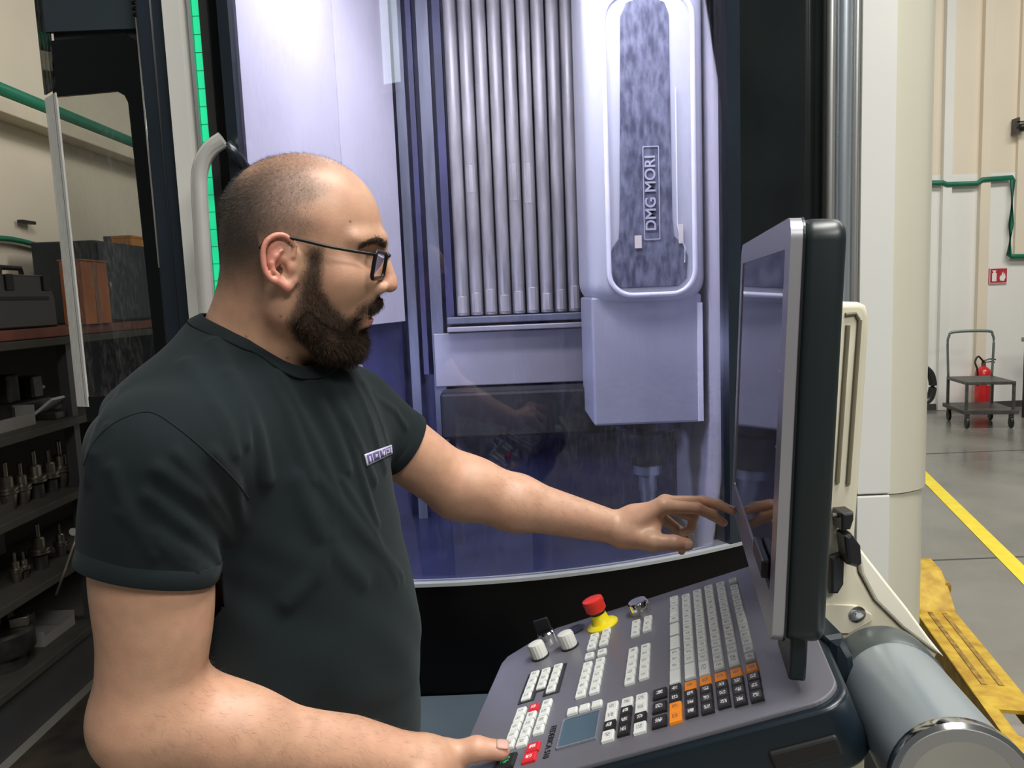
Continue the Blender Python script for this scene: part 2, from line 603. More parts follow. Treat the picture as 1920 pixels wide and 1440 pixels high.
# pallet truck, yellow
m_pj = mat('worn_yellow_paint', (0.34, 0.19, 0.012), 0.6, color2=(0.56, 0.38, 0.035), nscale=18, bump=0.4, bscale=60)
m_pj2 = mat('grime_dark', (0.26, 0.16, 0.03), 0.8, var=0.5, nscale=30)
pj = thing('pallet_truck', (1.65, 2.7, 0), 'worn yellow pallet truck fork lying behind the console arm', 'pallet truck')
ZF = 0.20
A = atz(1711, 1138, ZF)
B_ = atz(1768, 1134, ZF)
Cc = atz(1923, 1312, ZF)
D_ = atz(1866, 1372, ZF)
dirf = unit(((D_ - A) + (Cc - B_)) * [1, 1, 0])
sid = np.array([-dirf[1], dirf[0], 0])
if sid @ (B_ - A) < 0:
    sid = -sid
wF = abs((Cc - D_) @ sid) * 0.96 + .0
Lf = (D_ - A) @ dirf
bas = (dirf, sid, np.array([0, 0, 1.]))
o0 = A.copy()
o0[2] = 0
hole = [(Lf - .09, wF * .28), (Lf + .02, wF * .28), (Lf + .03, wF * .5), (Lf + .0, wF * .78), (Lf - .12, wF * .78), (Lf - .14, wF * .5)]
out = [(-.05, 0), (Lf - .02, 0), (Lf + .10, wF * .25), (Lf + .10, wF * .75), (Lf - .02, wF), (-.05, wF)]
# top plate with a wheel opening: frame around the hole plus the long flat part
outer = [(Lf - .2, 0), (Lf + .06, 0), (Lf + .16, wF * .3), (Lf + .16, wF * .75), (Lf + .05, wF), (Lf - .2, wF)]
inner = [(Lf - .13, wF * .26), (Lf + .01, wF * .26), (Lf + .03, wF * .4), (Lf + .03, wF * .68), (Lf - .0, wF * .78), (Lf - .13, wF * .78)]
mk('fork_plate', tf(box(-.06, Lf - .2, 0, wF, ZF - .012, ZF, .004), o0, bas), m_pj, pj)
mk('fork_tip', tf(ring_prism(outer, inner, ZF - .012, ZF), o0, bas), m_pj, pj)
mk('fork_side', tf(box(-.06, Lf + .05, 0, .008, ZF - .09, ZF - .012), o0, bas), m_pj, pj)
mk('fork_side', tf(box(-.06, Lf + .05, wF - .008, wF, ZF - .09, ZF - .012), o0, bas), m_pj, pj)
for yy in (.28, .62):
    mk('rib', tf(box(.05, Lf - .28, wF * yy, wF * yy + .016, ZF, ZF + .003), o0, bas), m_pj2, pj)
mk('roller', tf(lathe([(.03, -.05), (.042, -.045), (.042, .045), (.03, .05)], 18, (Lf - .05, wF * .52, ZF - .045), (0, 1, 0)), o0, bas), mat('grey_nylon', (0.20, 0.18, 0.16), 0.6), pj, smooth=40)
mk('roller', tf(lathe([(.03, -.05), (.042, -.045), (.042, .045), (.03, .05)], 18, (Lf + .04, wF * .52, ZF - .16), (0, 1, 0)), o0, bas), MATS['grey_nylon'], pj, smooth=40)
heel = [(-.30, ZF - .1), (-.02, ZF - .1), (.02, ZF), (-.05, ZF + .05), (-.16, ZF + .10), (-.30, ZF + .10)]
hg = prism(heel, 0, wF * 1.02, .004)
mk('heel', tf(([(a, c, b) for a, b, c in hg[0]], hg[1]), o0, bas), m_pj, pj)
mk('hinge_lug', tf(box(-.14, -.08, wF * .95, wF * 1.12, ZF + .03, ZF + .07, .008), o0, bas), m_pj2, pj)
mk('axle', tf(lathe([(.014, -.09), (.014, .09)], 10, (Lf - .05, wF * .52, ZF - .045), (0, 1, 0)), o0, bas), m_steel, pj)
mk('support_wheel', tf(lathe([(.05, -.03), (.07, -.025), (.07, .025), (.05, .03)], 18, (-.2, wF * .5, .07), (0, 1, 0)), o0, bas), m_black, pj, smooth=40)
mk('support_wheel', tf(lathe([(.03, -.03), (.04, -.025), (.04, .025), (.03, .03)], 18, (Lf - .05, wF * .52, .04), (0, 1, 0)), o0, bas), m_black, pj, smooth=40)
mk('linkage', tf(tube([(-.2, wF * .5, .07), (-.1, wF * .5, .13), (Lf * .5, wF * .5, .14), (Lf - .05, wF * .52, .05)], .014, 8), o0, bas), m_steel, pj)

mk('floor_shade_sheet', box(-1.72, -1.13, .2, 3.6, 0.0, .008, .002), mat('floor_shade_debris', (0.012, 0.011, 0.010), 0.7, color2=(0.05, 0.038, 0.025), nscale=7, bump=0.3, bscale=40),
   label='added dark sheet painting shade and brown debris on the floor before the shelves', cat='shade sheet')  # added sheet, darkens the floor as shade; brown flecks are debris

# ================================================================== the milling machine
m_cream = mat('machine_cream', (0.50, 0.49, 0.40), 0.32, var=0.02, nscale=2, coat=0.25)
m_white = mat('machine_white', (0.57, 0.58, 0.555), 0.35, var=0.02, nscale=2)
m_pillar = mat('machine_pillar_grey', (0.58, 0.58, 0.54), 0.4, var=0.03, nscale=3)
m_navy = mat('dark_navy_paint', (0.010, 0.016, 0.024), 0.3, var=0.15, nscale=5)
m_slate = mat('slate_panel', (0.018, 0.027, 0.033), 0.35, var=0.1, nscale=4)
m_alu = mat('brushed_aluminium', (0.62, 0.62, 0.60), 0.3, 0.9, var=0.06, nscale=6, stretch=(40, 40, 1))
m_alub = mat('blue_grey_anodised', (0.42, 0.47, 0.52), 0.3, 0.75, var=0.06, nscale=6, stretch=(40, 40, 1))
m_dglass = mat('dark_tinted_glass', (0.005, 0.007, 0.007), 0.05, var=0.4, nscale=3, spec=0.45)
m_gblack = mat('gloss_black_panel', (0.002, 0.002, 0.0025), 0.30, spec=0.15)
m_rubber = mat('black_rubber', (0.008, 0.008, 0.008), 0.6)
m_glass = glass_mat('machine_window_glass', tint=(0.90, 0.905, 0.97), ior=1.45, rough=0.012, dirt=0.045, dirt_col=(0.55, 0.56, 0.75))
m_led = mat('green_led', (0.015, 0.62, 0.27), 0.4, emit=0.62)
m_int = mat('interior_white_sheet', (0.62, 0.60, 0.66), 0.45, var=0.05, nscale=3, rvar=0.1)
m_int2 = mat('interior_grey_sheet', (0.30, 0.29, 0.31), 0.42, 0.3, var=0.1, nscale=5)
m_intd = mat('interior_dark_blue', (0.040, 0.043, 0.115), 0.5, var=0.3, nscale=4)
m_slat = mat('way_cover_steel', (0.40, 0.385, 0.38), 0.48, 0.35, var=0.22, nscale=5, stretch=(6, 6, 1), rvar=0.1, bump=0.1, bscale=20)
m_spin = mat('spindle_cover_white', (0.52, 0.53, 0.57), 0.4, var=0.03, nscale=3)
m_speck = mat('speckled_recess', (0.06, 0.065, 0.10), 0.35, color2=(0.20, 0.21, 0.27), nscale=60, stretch=(1, 1, 0.35))

mc = thing('milling_machine', (0.1, 2.5, 0), 'tall cream and black machining centre with big curved window', 'machine')


def gy(x):
    return 1.72 + 0.36 * (x + 0.18) ** 2


def plan(x0, x1, n=24, off=0.0):
    return [(x, gy(x) + off) for x in np.linspace(x0, x1, n)]


ZB = 0.85
dw = mk('sliding_door', sheet(plan(.535, .572, 3, -.012), ZB, 3.0, .03), m_navy, mc, label='dark edge frame of the sliding door')
mk('door_stile', sheet(plan(-.612, -.585, 3, -.012), ZB, 3.0, .03), m_navy, dw)
mk('window_pane', sheet(plan(-.585, .535, 40), ZB, 3.0, .008), m_glass, dw, smooth=35, label='clear curved door window with coolant streaks')
mk('sill_trim', sheet(plan(-.612, .572, 40, -.016), ZB - .007, ZB + .001, .03), mat('pale_seal', (0.42, 0.45, 0.47), 0.35, 0.4), dw)
mk('lower_panel', sheet(plan(-.612, .86, 40, -.006), 0.12, ZB - .007, .03), m_gblack, mc, smooth=35)
mk('plinth', sheet(plan(-.612, .86, 40, .04), 0.0, 0.12, .03), m_rubber, mc)
mk('step_ledge', box(-.55, .06, 1.32, 1.71, .54, .58, .006), mat('blue_grey_ledge', (0.07, 0.095, 0.12), 0.4), mc)
mk('ledge_support', box(-.53, .04, 1.38, 1.70, .0, .54), m_rubber, mc)
# dark fixed panel right of the door and posts
mk('dark_side_panel', sheet(plan(.574, .845, 12, -.004), ZB - .01, 3.0, .02), m_dglass, mc, smooth=35)
yb = gy(.845)
x0 = .840
sp_ = mk('corner_post', box(x0, x0 + .085, yb - .03, yb + .25, .12, 3.0, .012, 3), m_alu, mc)
for k, (dx, r, mm) in enumerate(((.012, .012, m_alu), (.045, .020, m_alub), (.078, .010, m_alu))):
    mk('post_rib', cyl((x0 + dx, yb - .032, .12), (x0 + dx, yb - .032, 3.0), r, 14), mm, sp_, smooth=40)
cov = [(x0 + .088, yb - .035), (x0 + .092, yb - .045), (x0 + .17, yb - .045), (x0 + .182, yb - .035)]
mk('white_cover', prism([(x0 + .088, yb - .045), (x0 + .176, yb - .045), (x0 + .19, yb + .0), (x0 + .19, yb + .3), (x0 + .088, yb + .3)], .92, 3.0, .004), m_white, mc)
mk('white_cover', prism([(x0 + .088, yb - .045), (x0 + .176, yb - .045), (x0 + .19, yb + .0), (x0 + .19, yb + .3), (x0 + .088, yb + .3)], .52, .916, .004), m_white, mc)
cp = catmull([(x0 + .178, yb - .03, 0), (x0 + .23, yb - .02, 0), (x0 + .30, yb + .02, 0), (x0 + .345, yb + .10, 0), (x0 + .36, yb + .24, 0), (x0 + .365, yb + .55, 0)], 6)
mk('cream_cover', sheet([(p[0], p[1]) for p in cp], .915, 3.0, .02), m_cream, mc, smooth=35)
mk('cream_cover', sheet([(p[0] - .006, p[1] + .004) for p in cp], .50, .911, .02), m_cream, mc, smooth=35)
mk('side_panel', box(x0 + .34, x0 + .36, yb + .5, 3.35, .5, 3.0), m_cream, mc)
mk('base', box(-.60, x0 + .30, 2.15, 3.3, 0.0, .5), m_rubber, mc)
# black grip at the machine's right flank
gp = [at(a, b, 2.30) for a, b in ((1733, 690), (1744, 700), (1749, 722), (1744, 745), (1733, 755))]
fg_ = mk('flank_grip', tube([np.array([1.19, 2.32, gp[0][2] - .01])] + catmull(gp, 5) + [np.array([1.19, 2.32, gp[-1][2] + .01])], .011, 8, flat=1.2), m_black, mc, smooth=True)

# left pillar, LED strip, tinted strip, handle
yl = 1.86
xp0, xp1 = -.770, -.697
mk('front_pillar', prism([(xp0, yl + .02), (xp0 + .004, yl), (xp0 + .045, yl - .004), (xp0 + .055, yl + .02), (xp1, yl + .02), (xp1, yl + .35), (xp0, yl + .35)], .12, 3.0, 0), m_pillar, mc)
mk('pillar_edge', box(xp1 - .010, xp1 - .002, yl - .006, yl + .03, .12, 3.0), m_alu, mc)
led = mk('led_strip', box(xp1 + .001, xp1 + .016, yl - .004, yl + .012, 1.45, 3.0), m_led, mc, label='glowing green status light strip')
for z in np.arange(1.48, 2.3, .04):
    mk('led_divider', box(xp1 - .0005, xp1 + .0175, yl - .0052, yl - .003, z, z + .0007), m_rubber, led)
mk('led_channel', box(xp1 + .017, xp1 + .036, yl - .006, yl + .03, .12, 3.0), m_rubber, mc)
mk('tinted_strip', box(xp1 + .036, -.605, yl + .0, yl + .008, .12, 3.0), m_dglass, mc)
hpts = [at(a, b, 1.74) for a, b in ((418, 262), (398, 276), (382, 298), (374, 330), (375, 380), (379, 450), (386, 560), (395, 700), (402, 800))]
hd = mk('grab_handle', tube(catmull(hpts, 6), .0185, 12, flat=.75), mat('satin_handle', (0.66, 0.66, 0.63), 0.28, 0.6), mc, smooth=50, label='satin metal grab handle on the door edge')
mk('bracket', tube([at(425, 268, 1.745), at(445, 292, 1.76), at(470, 330, 1.79)], .013, 8, flat=.8), m_navy, hd, smooth=True)
mk('bracket', tube([at(400, 780, 1.745), at(430, 790, 1.76), at(475, 800, 1.79)], .013, 8, flat=.8), m_navy, hd, smooth=True)
hp2 = [q + np.array([-.012, .008, 0]) for q in hpts[4:7]]
mk('grip_switch', tube(hp2[:2], .006, 6), m_black, hd)

# left window module
yw = 1.95
m_tint = glass_mat('smoked_glass', tint=(0.018, 0.022, 0.025), ior=1.5, rough=0.01)
m_clear = glass_mat('clear_side_pane', tint=(0.80, 0.81, 0.80), ior=1.45, rough=0.01, dirt=0.10, dirt_col=(0.6, 0.6, 0.58))
m_acry = glass_mat('frosted_acrylic', tint=(0.72, 0.74, 0.72), ior=1.5, rough=0.15, dirt=0.25, dirt_col=(0.80, 0.80, 0.77), haze=0.42)
xa, xb = -1.085, -.858
zt = 2.162
win_o = [(xa, 1.22), (xb, 1.22)] + [(xb, zt - .05), (xb - .012, zt - .02), (xb - .04, zt)] + [(xa, zt - .012)]
win_i = [(xa + .001, 1.285), (-.895, 1.285)] + [(-.905, 2.0), (-.912, 2.017), (-.93, 2.028)] + [(xa + .001, 2.02)]
gz = ring_prism(win_o, win_i, 0, .008)
sw = mk('side_window', ([(a, yw + c, b) for a, b, c in gz[0]], gz[1]), m_tint, mc, label='smoked border of the side window')
gp_ = prism(win_i, .002, .006)
mk('window_pane', ([(a, yw + c, b) for a, b, c in gp_[0]], gp_[1]), m_clear, sw, label='clear pane looking through to the shelves')
fa, fb = (xa - .028, yw + .012), (xa + .008, yw - .003)
mk('folded_edge', ([(fa[0], fa[1], 1.26), (fb[0], fb[1], 1.26), (fb[0], fb[1], 2.03), (fa[0], fa[1], 2.02),
                    (fa[0] + .002, fa[1] + .005, 1.26), (fb[0] + .002, fb[1] + .005, 1.26), (fb[0] + .002, fb[1] + .005, 2.03), (fa[0] + .002, fa[1] + .005, 2.02)],
                   [[0, 1, 2, 3], [7, 6, 5, 4], [0, 4, 5, 1], [1, 5, 6, 2], [2, 6, 7, 3], [3, 7, 4, 0]]), m_acry, sw, label='pale frosted folded edge of the pane')
mk('folded_edge', ([(fa[0], fa[1], 2.03), (fb[0], fb[1], 2.04), (fb[0], fb[1], 3.0), (fa[0], fa[1], 3.0),
                    (fa[0] + .002, fa[1] + .005, 2.03), (fb[0] + .002, fb[1] + .005, 2.04), (fb[0] + .002, fb[1] + .005, 3.0), (fa[0] + .002, fa[1] + .005, 3.0)],
                   [[0, 1, 2, 3], [7, 6, 5, 4], [0, 4, 5, 1], [1, 5, 6, 2], [2, 6, 7, 3], [3, 7, 4, 0]]), glass_mat('grey_acrylic', tint=(0.30, 0.31, 0.29), dirt=0.2), sw)
mk('top_panel', box(xa, -.86, yw - .004, yw + .01, zt + .008, 3.0), m_slate, mc)
mk('panel_seal', box(xa + .01, -.80, yw + .012, yw + .016, zt - .06, zt + .06), m_rubber, mc)
mk('window_post', box(-.885, -.79, yw + .055, yw + .07, .12, 3.0), m_rubber, mc)
mk('window_post', box(-.858, -.848, yw - .02, yw + .05, .12, 3.0), m_slate, mc)
mk('window_post', box(-.895, -.86, yw + .012, yw + .05, .12, 2.03), m_gblack, mc)
mk('window_post', box(-.845, -.805, yw - .05, yw + .2, .12, 3.0, .006), m_navy, mc)
mk('window_post', box(-.803, -.787, yl + .03, yw + .2, .12, 3.0, .003), m_navy, mc)
hel = []
for i in range(120):
    a = i / 12 * 2 * math.pi
    hel.append((-.852 + .007 * math.cos(a), yw - .03 + .007 * math.sin(a), 2.185 + i * .0011))
mk('coil_cord', tube(hel, .0028, 6), m_rubber, mc, smooth=True)
mk('gas_strut', cyl((-.851, yw - .03, 1.6), (-.852, yw - .03, 2.185), .004, 8), m_alu, mc, smooth=True)

# ---- work area seen through the window
PLW = [(-.66, 1.86), (-.53, 2.55), (-.36, 3.02)]
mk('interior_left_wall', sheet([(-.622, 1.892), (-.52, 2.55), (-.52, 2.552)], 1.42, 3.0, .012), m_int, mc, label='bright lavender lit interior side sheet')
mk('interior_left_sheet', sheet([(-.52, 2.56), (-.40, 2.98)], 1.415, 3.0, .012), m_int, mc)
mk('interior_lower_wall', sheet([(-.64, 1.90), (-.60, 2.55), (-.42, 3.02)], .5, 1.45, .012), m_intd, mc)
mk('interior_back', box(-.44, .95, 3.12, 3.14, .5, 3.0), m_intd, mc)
mk('interior_roof', box(-.80, 1.0, 1.84, 3.2, 2.98, 3.0), m_int2, mc)
mk('interior_floor', prism(plan(-.60, .54, 20, .03) + [(.60, 3.15), (-.42, 3.15), (-.60, 2.55)], .60, .62), mat('coolant_tray_blue', (0.020, 0.023, 0.058), 0.35, var=0.3, nscale=4), mc)
mk('hull_side', box(-.80, -.785, 1.9, 3.3, .12, 3.0), m_pillar, mc)
mk('hull_back', box(-.80, x0 + .36, 3.3, 3.32, .12, 3.0), m_pillar, mc)
mk('hull_front', box(-.80, -.66, 1.885, 1.9, .12, 3.0), m_navy, mc)
mk('hull_top', box(-1.1, x0 + .36, 1.72, 3.32, 3.0, 3.02), m_pillar, mc)
m_g1 = mat('interior_steel_strip', (0.13, 0.14, 0.18), 0.45, 0.2, var=0.2, nscale=4, stretch=(8, 8, 1))
for k, (xx, w) in enumerate(((-.395, .035), (-.345, .02), (-.305, .045), (-.245, .03))):
    mk('guide_strip', box(xx, xx + w, 3.03 + .01 * (k % 2), 3.06 + .01 * (k % 2), 1.2 if k % 2 else .6, 2.98), m_intd if k % 2 else m_g1, mc)
for k in range(9):
    xs = -.205 + k * .0545
    yy = 3.0 + (.012 if k > 6 else 0)
    prof = [(xs + .002, yy + .03), (xs + .006, yy + .006), (xs + .018, yy - .006), (xs + .036, yy - .006), (xs + .047, yy + .006), (xs + .051, yy + .03)]
    mk('cover_slat', prism(prof, 1.425, 2.98, .004), m_slat, mc, smooth=50)
    pr2 = [(xs + .010, yy - .004), (xs + .020, yy - .010), (xs + .034, yy - .010), (xs + .043, yy - .004)]
    mk('slat_foot', prism(pr2, 1.435, 1.50 + .012 * (k % 3), .002), m_slat, mc)
    if k in (1, 4, 5):
        mk('slat_joint_plate', prism([(a, b + .003) for a, b in pr2], 1.90 - .012 * k, 1.99, .002), m_slat, mc)
mk('slat_rail', box(-.24, .30, 2.97, 3.05, 1.395, 1.422, .004), m_g1, mc)
mk('slat_rail', box(-.24, .30, 2.96, 3.05, 1.365, 1.385, .004), m_int2, mc)
mk('rear_apron', box(-.30, .40, 3.02, 3.05, 1.15, 1.36, .004), m_int2, mc)
mk('table_guard', box(-.27, .42, 2.85, 3.0, .97, 1.145, .012), m_rubber, mc)
# spindle head
ys = 2.50
sx0, sx1 = .262, .640


def XZ(g, y=0.0):
    return [(a, y - c, b) for a, b, c in g[0]], g[1]


hdp = mk('spindle_head', XZ(prism(rrect(sx0, sx1, 1.455, 3.05, .075, 8), -.42, .0, .055, 6), ys), m_spin, mc, smooth=60, label='white rounded spindle cover')
rim = rrect(.325, .60, 1.482, 2.405, .075, 8)
mk('rim_bead', tube([(a, ys - .004, b) for a, b in rim], .008, 8, closed=True, upv=(0, 1, 0)), mat('rim_white', (0.85, 0.85, 0.9), 0.3), hdp, smooth=True)
key = [(.362, 1.505), (.545, 1.505), (.572, 1.53), (.578, 1.60), (.565, 1.635), (.535, 1.665), (.53, 1.72), (.528, 2.34), (.515, 2.375), (.49, 2.385), (.42, 2.385), (.393, 2.375), (.378, 2.34), (.362, 1.72), (.358, 1.665), (.338, 1.635), (.328, 1.60), (.334, 1.53)]
mk('recess_panel', XZ(prism(key, 0, .006, .003), ys + .001), m_speck, hdp, label='dark speckled keyhole shaped inset')
mk('inset_line', tube([(.545, ys - .007, 2.12), (.545, ys - .007, 1.70), (.552, ys - .007, 1.66), (.568, ys - .007, 1.625), (.566, ys - .007, 1.58)], .0022, 6), MATS['rim_white'], hdp)
tg = text_geo('DMG MORI', .047, .0006, .0008)
txx, tzz = .462, (1.68 + 1.92) / 2
mk('lettering', ([(txx - b, ys - .0085 - c, tzz + a) for a, b, c in tg[0]], tg[1]), mat('logo_grey', (0.45, 0.46, 0.52), 0.5), hdp, label='grey lettering running up the inset')
lb = ring_prism(rrect(-.145, .145, -.028, .024, .002, 1), rrect(-.142, .142, -.025, .021, .002, 1), 0, .001)
mk('lettering_box', ([(txx - b, ys - .0075 - c, tzz + a) for a, b, c in lb[0]], lb[1]), MATS['logo_grey'], hdp)
mk('lamp_slot', box(.408, .43, ys - .01, ys - .004, 1.63, 1.67), mat('warm_reflector', (0.75, 0.70, 0.62), 0.3), hdp)
mk('lamp_slot', box(.548, .562, ys - .012, ys - .006, 1.64, 1.70), MATS['warm_reflector'], hdp)
mk('spindle_box', box(.268, .628, ys + .03, ys + .40, 1.055, 1.48, .008), mat('spindle_box_grey', (0.40, 0.41, 0.47), 0.42, 0.2, var=0.06, nscale=4), mc)
mk('box_edge', box(.612, .628, ys + .02, ys + .032, 1.06, 1.45), MATS['rim_white'], mc)
sc = (.47, ys + .2, 0)
mk('spindle_nose', lathe([(.12, 1.06), (.12, 1.02), (.085, 1.0), (.085, .93), (.06, .90), (.06, .885)], 32, sc), mat('dark_chuck', (0.05, 0.05, 0.07), 0.35, 0.6), mc, smooth=40)
mk('tool_holder', lathe([(.05, .885), (.05, .85), (.032, .845), (.032, .79), (.026, .78), (.026, .70), (.010, .69), (.010, .60)], 28, sc), m_alub, mc, smooth=40)
mk('interior_right_wall', sheet([(.66, 3.1), (.66, 2.95), (.648, 2.5), (.556, 1.955)], .5, 3.0, .012), m_int, mc)
mk('right_door_box', sheet([(.845, 2.14), (.86, 3.3)], .12, 3.0, .012), m_navy, mc)
mk('work_and_fill_lamp', box(-.56, -.04, 1.98, 2.12, 2.735, 2.78, .01), m_alu, mc)
mk('work_and_fill_lamp', tf(box(-.16, .16, -.02, .0, -.03, .03, .006), (-.49, 2.335, 1.29), rotz(math.radians(-64))), m_alu, mc)  # body made up for the added low fill
mk('work_and_fill_lamp', box(.06, .46, 2.0, 2.12, 2.735, 2.78, .01), m_alu, mc)

# ================================================================== the control console
m_face = mat('console_face_grey', (0.17, 0.17, 0.195), 0.36, 0.35, var=0.05, nscale=6, rvar=0.05)
m_body = mat('console_body_navy', (0.005, 0.011, 0.017), 0.33, var=0.15, nscale=6)
m_mon = mat('monitor_housing', (0.009, 0.015, 0.017), 0.38, var=0.12, nscale=5)
m_bez = mat('monitor_bezel_silver', (0.42, 0.42, 0.46), 0.30, 0.6, var=0.05, nscale=6)
m_arm = mat('arm_cream', (0.58, 0.55, 0.43), 0.45, var=0.04, nscale=5)
m_armw = mat('arm_ivory', (0.80, 0.78, 0.66), 0.4, var=0.03, nscale=5)
m_pipe = mat('arm_pipe_grey', (0.34, 0.39, 0.42), 0.30, 0.55, var=0.05, nscale=5)
m_chr = mat('chrome', (0.75, 0.75, 0.75), 0.12, 1.0, var=0.03)


def key_mat(name, base, mark, amt=1.0):
    m = mat(name, base, 0.42, var=0.02)
    nt = m.node_tree
    b = nt.nodes['Principled BSDF']
    old = b.inputs['Base Color'].links[0].from_socket
    tc = nt.nodes.new('ShaderNodeTexCoord')
    oi = nt.nodes.new('ShaderNodeObjectInfo')
    sx = nt.nodes.new('ShaderNodeSeparateXYZ')
    nt.links.new(tc.outputs['Generated'], sx.inputs[0])
    msk = None
    for ax, w in (('X', 0.20), ('Y', 0.24)):
        s1 = nt.nodes.new('ShaderNodeMath')
        s1.operation = 'SUBTRACT'
        s1.inputs[1].default_value = 0.5
        nt.links.new(sx.outputs[ax], s1.inputs[0])
        ab = nt.nodes.new('ShaderNodeMath')
        ab.operation = 'ABSOLUTE'
        nt.links.new(s1.outputs[0], ab.inputs[0])
        lt = nt.nodes.new('ShaderNodeMath')
        lt.operation = 'LESS_THAN'
        lt.inputs[1].default_value = w
        nt.links.new(ab.outputs[0], lt.inputs[0])
        if msk is None:
            msk = lt
        else:
            mm = nt.nodes.new('ShaderNodeMath')
            mm.operation = 'MULTIPLY'
            nt.links.new(msk.outputs[0], mm.inputs[0])
            nt.links.new(lt.outputs[0], mm.inputs[1])
            msk = mm
    ad = nt.nodes.new('ShaderNodeVectorMath')
    ad.operation = 'MULTIPLY_ADD'
    ad.inputs[1].default_value = (5.5, 5.5, 0.0)
    cb = nt.nodes.new('ShaderNodeCombineXYZ')
    r1 = nt.nodes.new('ShaderNodeMath')
    r1.operation = 'MULTIPLY'
    r1.inputs[1].default_value = 97.0
    nt.links.new(oi.outputs['Random'], r1.inputs[0])
    nt.links.new(r1.outputs[0], cb.inputs[0])
    nt.links.new(r1.outputs[0], cb.inputs[2])
    nt.links.new(tc.outputs['Generated'], ad.inputs[0])
    nt.links.new(cb.outputs[0], ad.inputs[2])
    vo = nt.nodes.new('ShaderNodeTexVoronoi')
    vo.feature = 'DISTANCE_TO_EDGE'
    vo.inputs['Scale'].default_value = 1.0
    nt.links.new(ad.outputs[0], vo.inputs['Vector'])
    l2 = nt.nodes.new('ShaderNodeMath')
    l2.operation = 'LESS_THAN'
    l2.inputs[1].default_value = 0.13
    nt.links.new(vo.outputs['Distance'], l2.inputs[0])
    m2 = nt.nodes.new('ShaderNodeMath')
    m2.operation = 'MULTIPLY'
    nt.links.new(l2.outputs[0], m2.inputs[0])
    nt.links.new(msk.outputs[0], m2.inputs[1])
    m3 = nt.nodes.new('ShaderNodeMath')
    m3.operation = 'MULTIPLY'
    m3.inputs[1].default_value = amt
    nt.links.new(m2.outputs[0], m3.inputs[0])
    mx = nt.nodes.new('ShaderNodeMix')
    mx.data_type = 'RGBA'
    nt.links.new(m3.outputs[0], mx.inputs['Factor'])
    nt.links.new(old, mx.inputs['A'])
    mx.inputs['B'].default_value = (*mark, 1)
    nt.links.new(mx.outputs['Result'], b.inputs['Base Color'])
    return m


K_W = key_mat('key_white', (0.66, 0.69, 0.66), (0.10, 0.11, 0.12), 0.75)
K_P = mat('key_plain_white', (0.66, 0.69, 0.66), 0.42, var=0.02)
K_B = key_mat('key_black', (0.012, 0.012, 0.014), (0.75, 0.75, 0.75), 0.9)
K_O = key_mat('key_orange', (0.85, 0.26, 0.01), (0.20, 0.06, 0.01), 0.7)
K_R = key_mat('key_red', (0.58, 0.02, 0.03), (0.85, 0.75, 0.75), 0.9)
K_G = key_mat('key_green_symbol', (0.012, 0.014, 0.014), (0.05, 0.45, 0.25), 1.0)

Wd = unit(ray(1255, 552) * [1, 1, 0])
_dd = unit(-ray(-4566, 2956))
Vd = unit(_dd - Wd * (_dd @ Wd))
Nd = np.cross(Vd, Wd)
if Nd[2] < 0:
    Nd = -Nd
P0 = at(1545, 1300, 0.76)
PB = (Wd, Vd, Nd)          # panel basis: near->far, operator->screen, up


def PL(px, py, h=0.0):
    q = atplane(px, py, P0 + Nd * h, Nd) - P0
    return q @ Wd, q @ Vd


def PT(g):
    return tf(g, P0, PB)


con = thing('control_console', (0.25, 1.0, 0.0), 'grey swivelling control console with keyboard, knobs and monitor', 'control panel')
W0, W1, V0, V1 = -0.012, 0.412, -0.452, 0.016
def console_outline(g):
    w0, w1, v0, v1 = W0 - g, W1 + g, V0 - g, V1 + g
    P = []
    def arc(cx, cy, r, a0, a1, n=8):
        for i in range(n + 1):
            t = math.radians(a0 + (a1 - a0) * i / n)
            P.append((cx + r * math.cos(t), cy + r * math.sin(t)))
    arc(w1 - .015, v1 - .015, .015, 0, 90)
    arc(w0 + .035, v1 - .035, .035, 90, 180)
    arc(w0 + .045, v0 + .045, .045, 180, 270)
    P.append((w1 - .075, v0))
    P.append((w1 - .055, v0 + .006))
    P.append((w1 - .02, v0 + .05))
    P.append((w1, v0 + .085))
    return P


fp = mk('keyboard_panel', PT(prism(console_outline(0), -.006, 0.0, .0015)), m_face, con, label='grey metal face of the keyboard')
mk('housing', PT(prism(console_outline(.008), -.075, -.0055, .005, 3)), m_body, con, smooth=40, label='dark navy console housing')
mk('housing_lower', PT(prism(rrect(W0 + .03, W1 - .05, V0 + .06, V1 - .02, .05), -.135, -.07, .02, 3)), m_body, con, smooth=40)
# tray opening with light rim under the near edge
a0, a1 = PL(1180, 1415)[1], PL(1075, 1440)[1]
mk('tray_rim', PT(tube([(W0 - .0115, -.46, -.010), (W0 - .0115, -.275, -.010), (W0 - .0115, -.268, -.018), (W0 - .0115, -.265, -.06)], .0022, 6)), m_alu, con)
mk('tray_front', PT(box(W0 - .012, W0 - .006, -.45, -.27, -.065, -.012, .002)), m_gblack, con)
mk('port_cover', PT(box(W0 - .012, W0 - .004, -.075, -.004, -.055, -.033, .003)), m_rubber, con)

# ---- keys
_key_mesh = {}


def key_mesh(m):
    if m.name in _key_mesh:
        return _key_mesh[m.name]
    V = []
    for s, z in ((1.0, -.001), (1.0, .0030), (.84, .0046)):
        for a, b in ((-.5, -.5), (.5, -.5), (.5, .5), (-.5, .5)):
            V.append((a * s, b * s, z))
    Fc = []
    for k in (0, 4):
        for i in range(4):
            j = (i + 1) % 4
            Fc.append([k + i, k + j, k + 4 + j, k + 4 + i])
    Fc.append([8, 9, 10, 11])
    me = bpy.data.meshes.new('key')
    me.from_pydata(V, [], Fc)
    me.materials.append(m)
    _key_mesh[m.name] = me
    return me


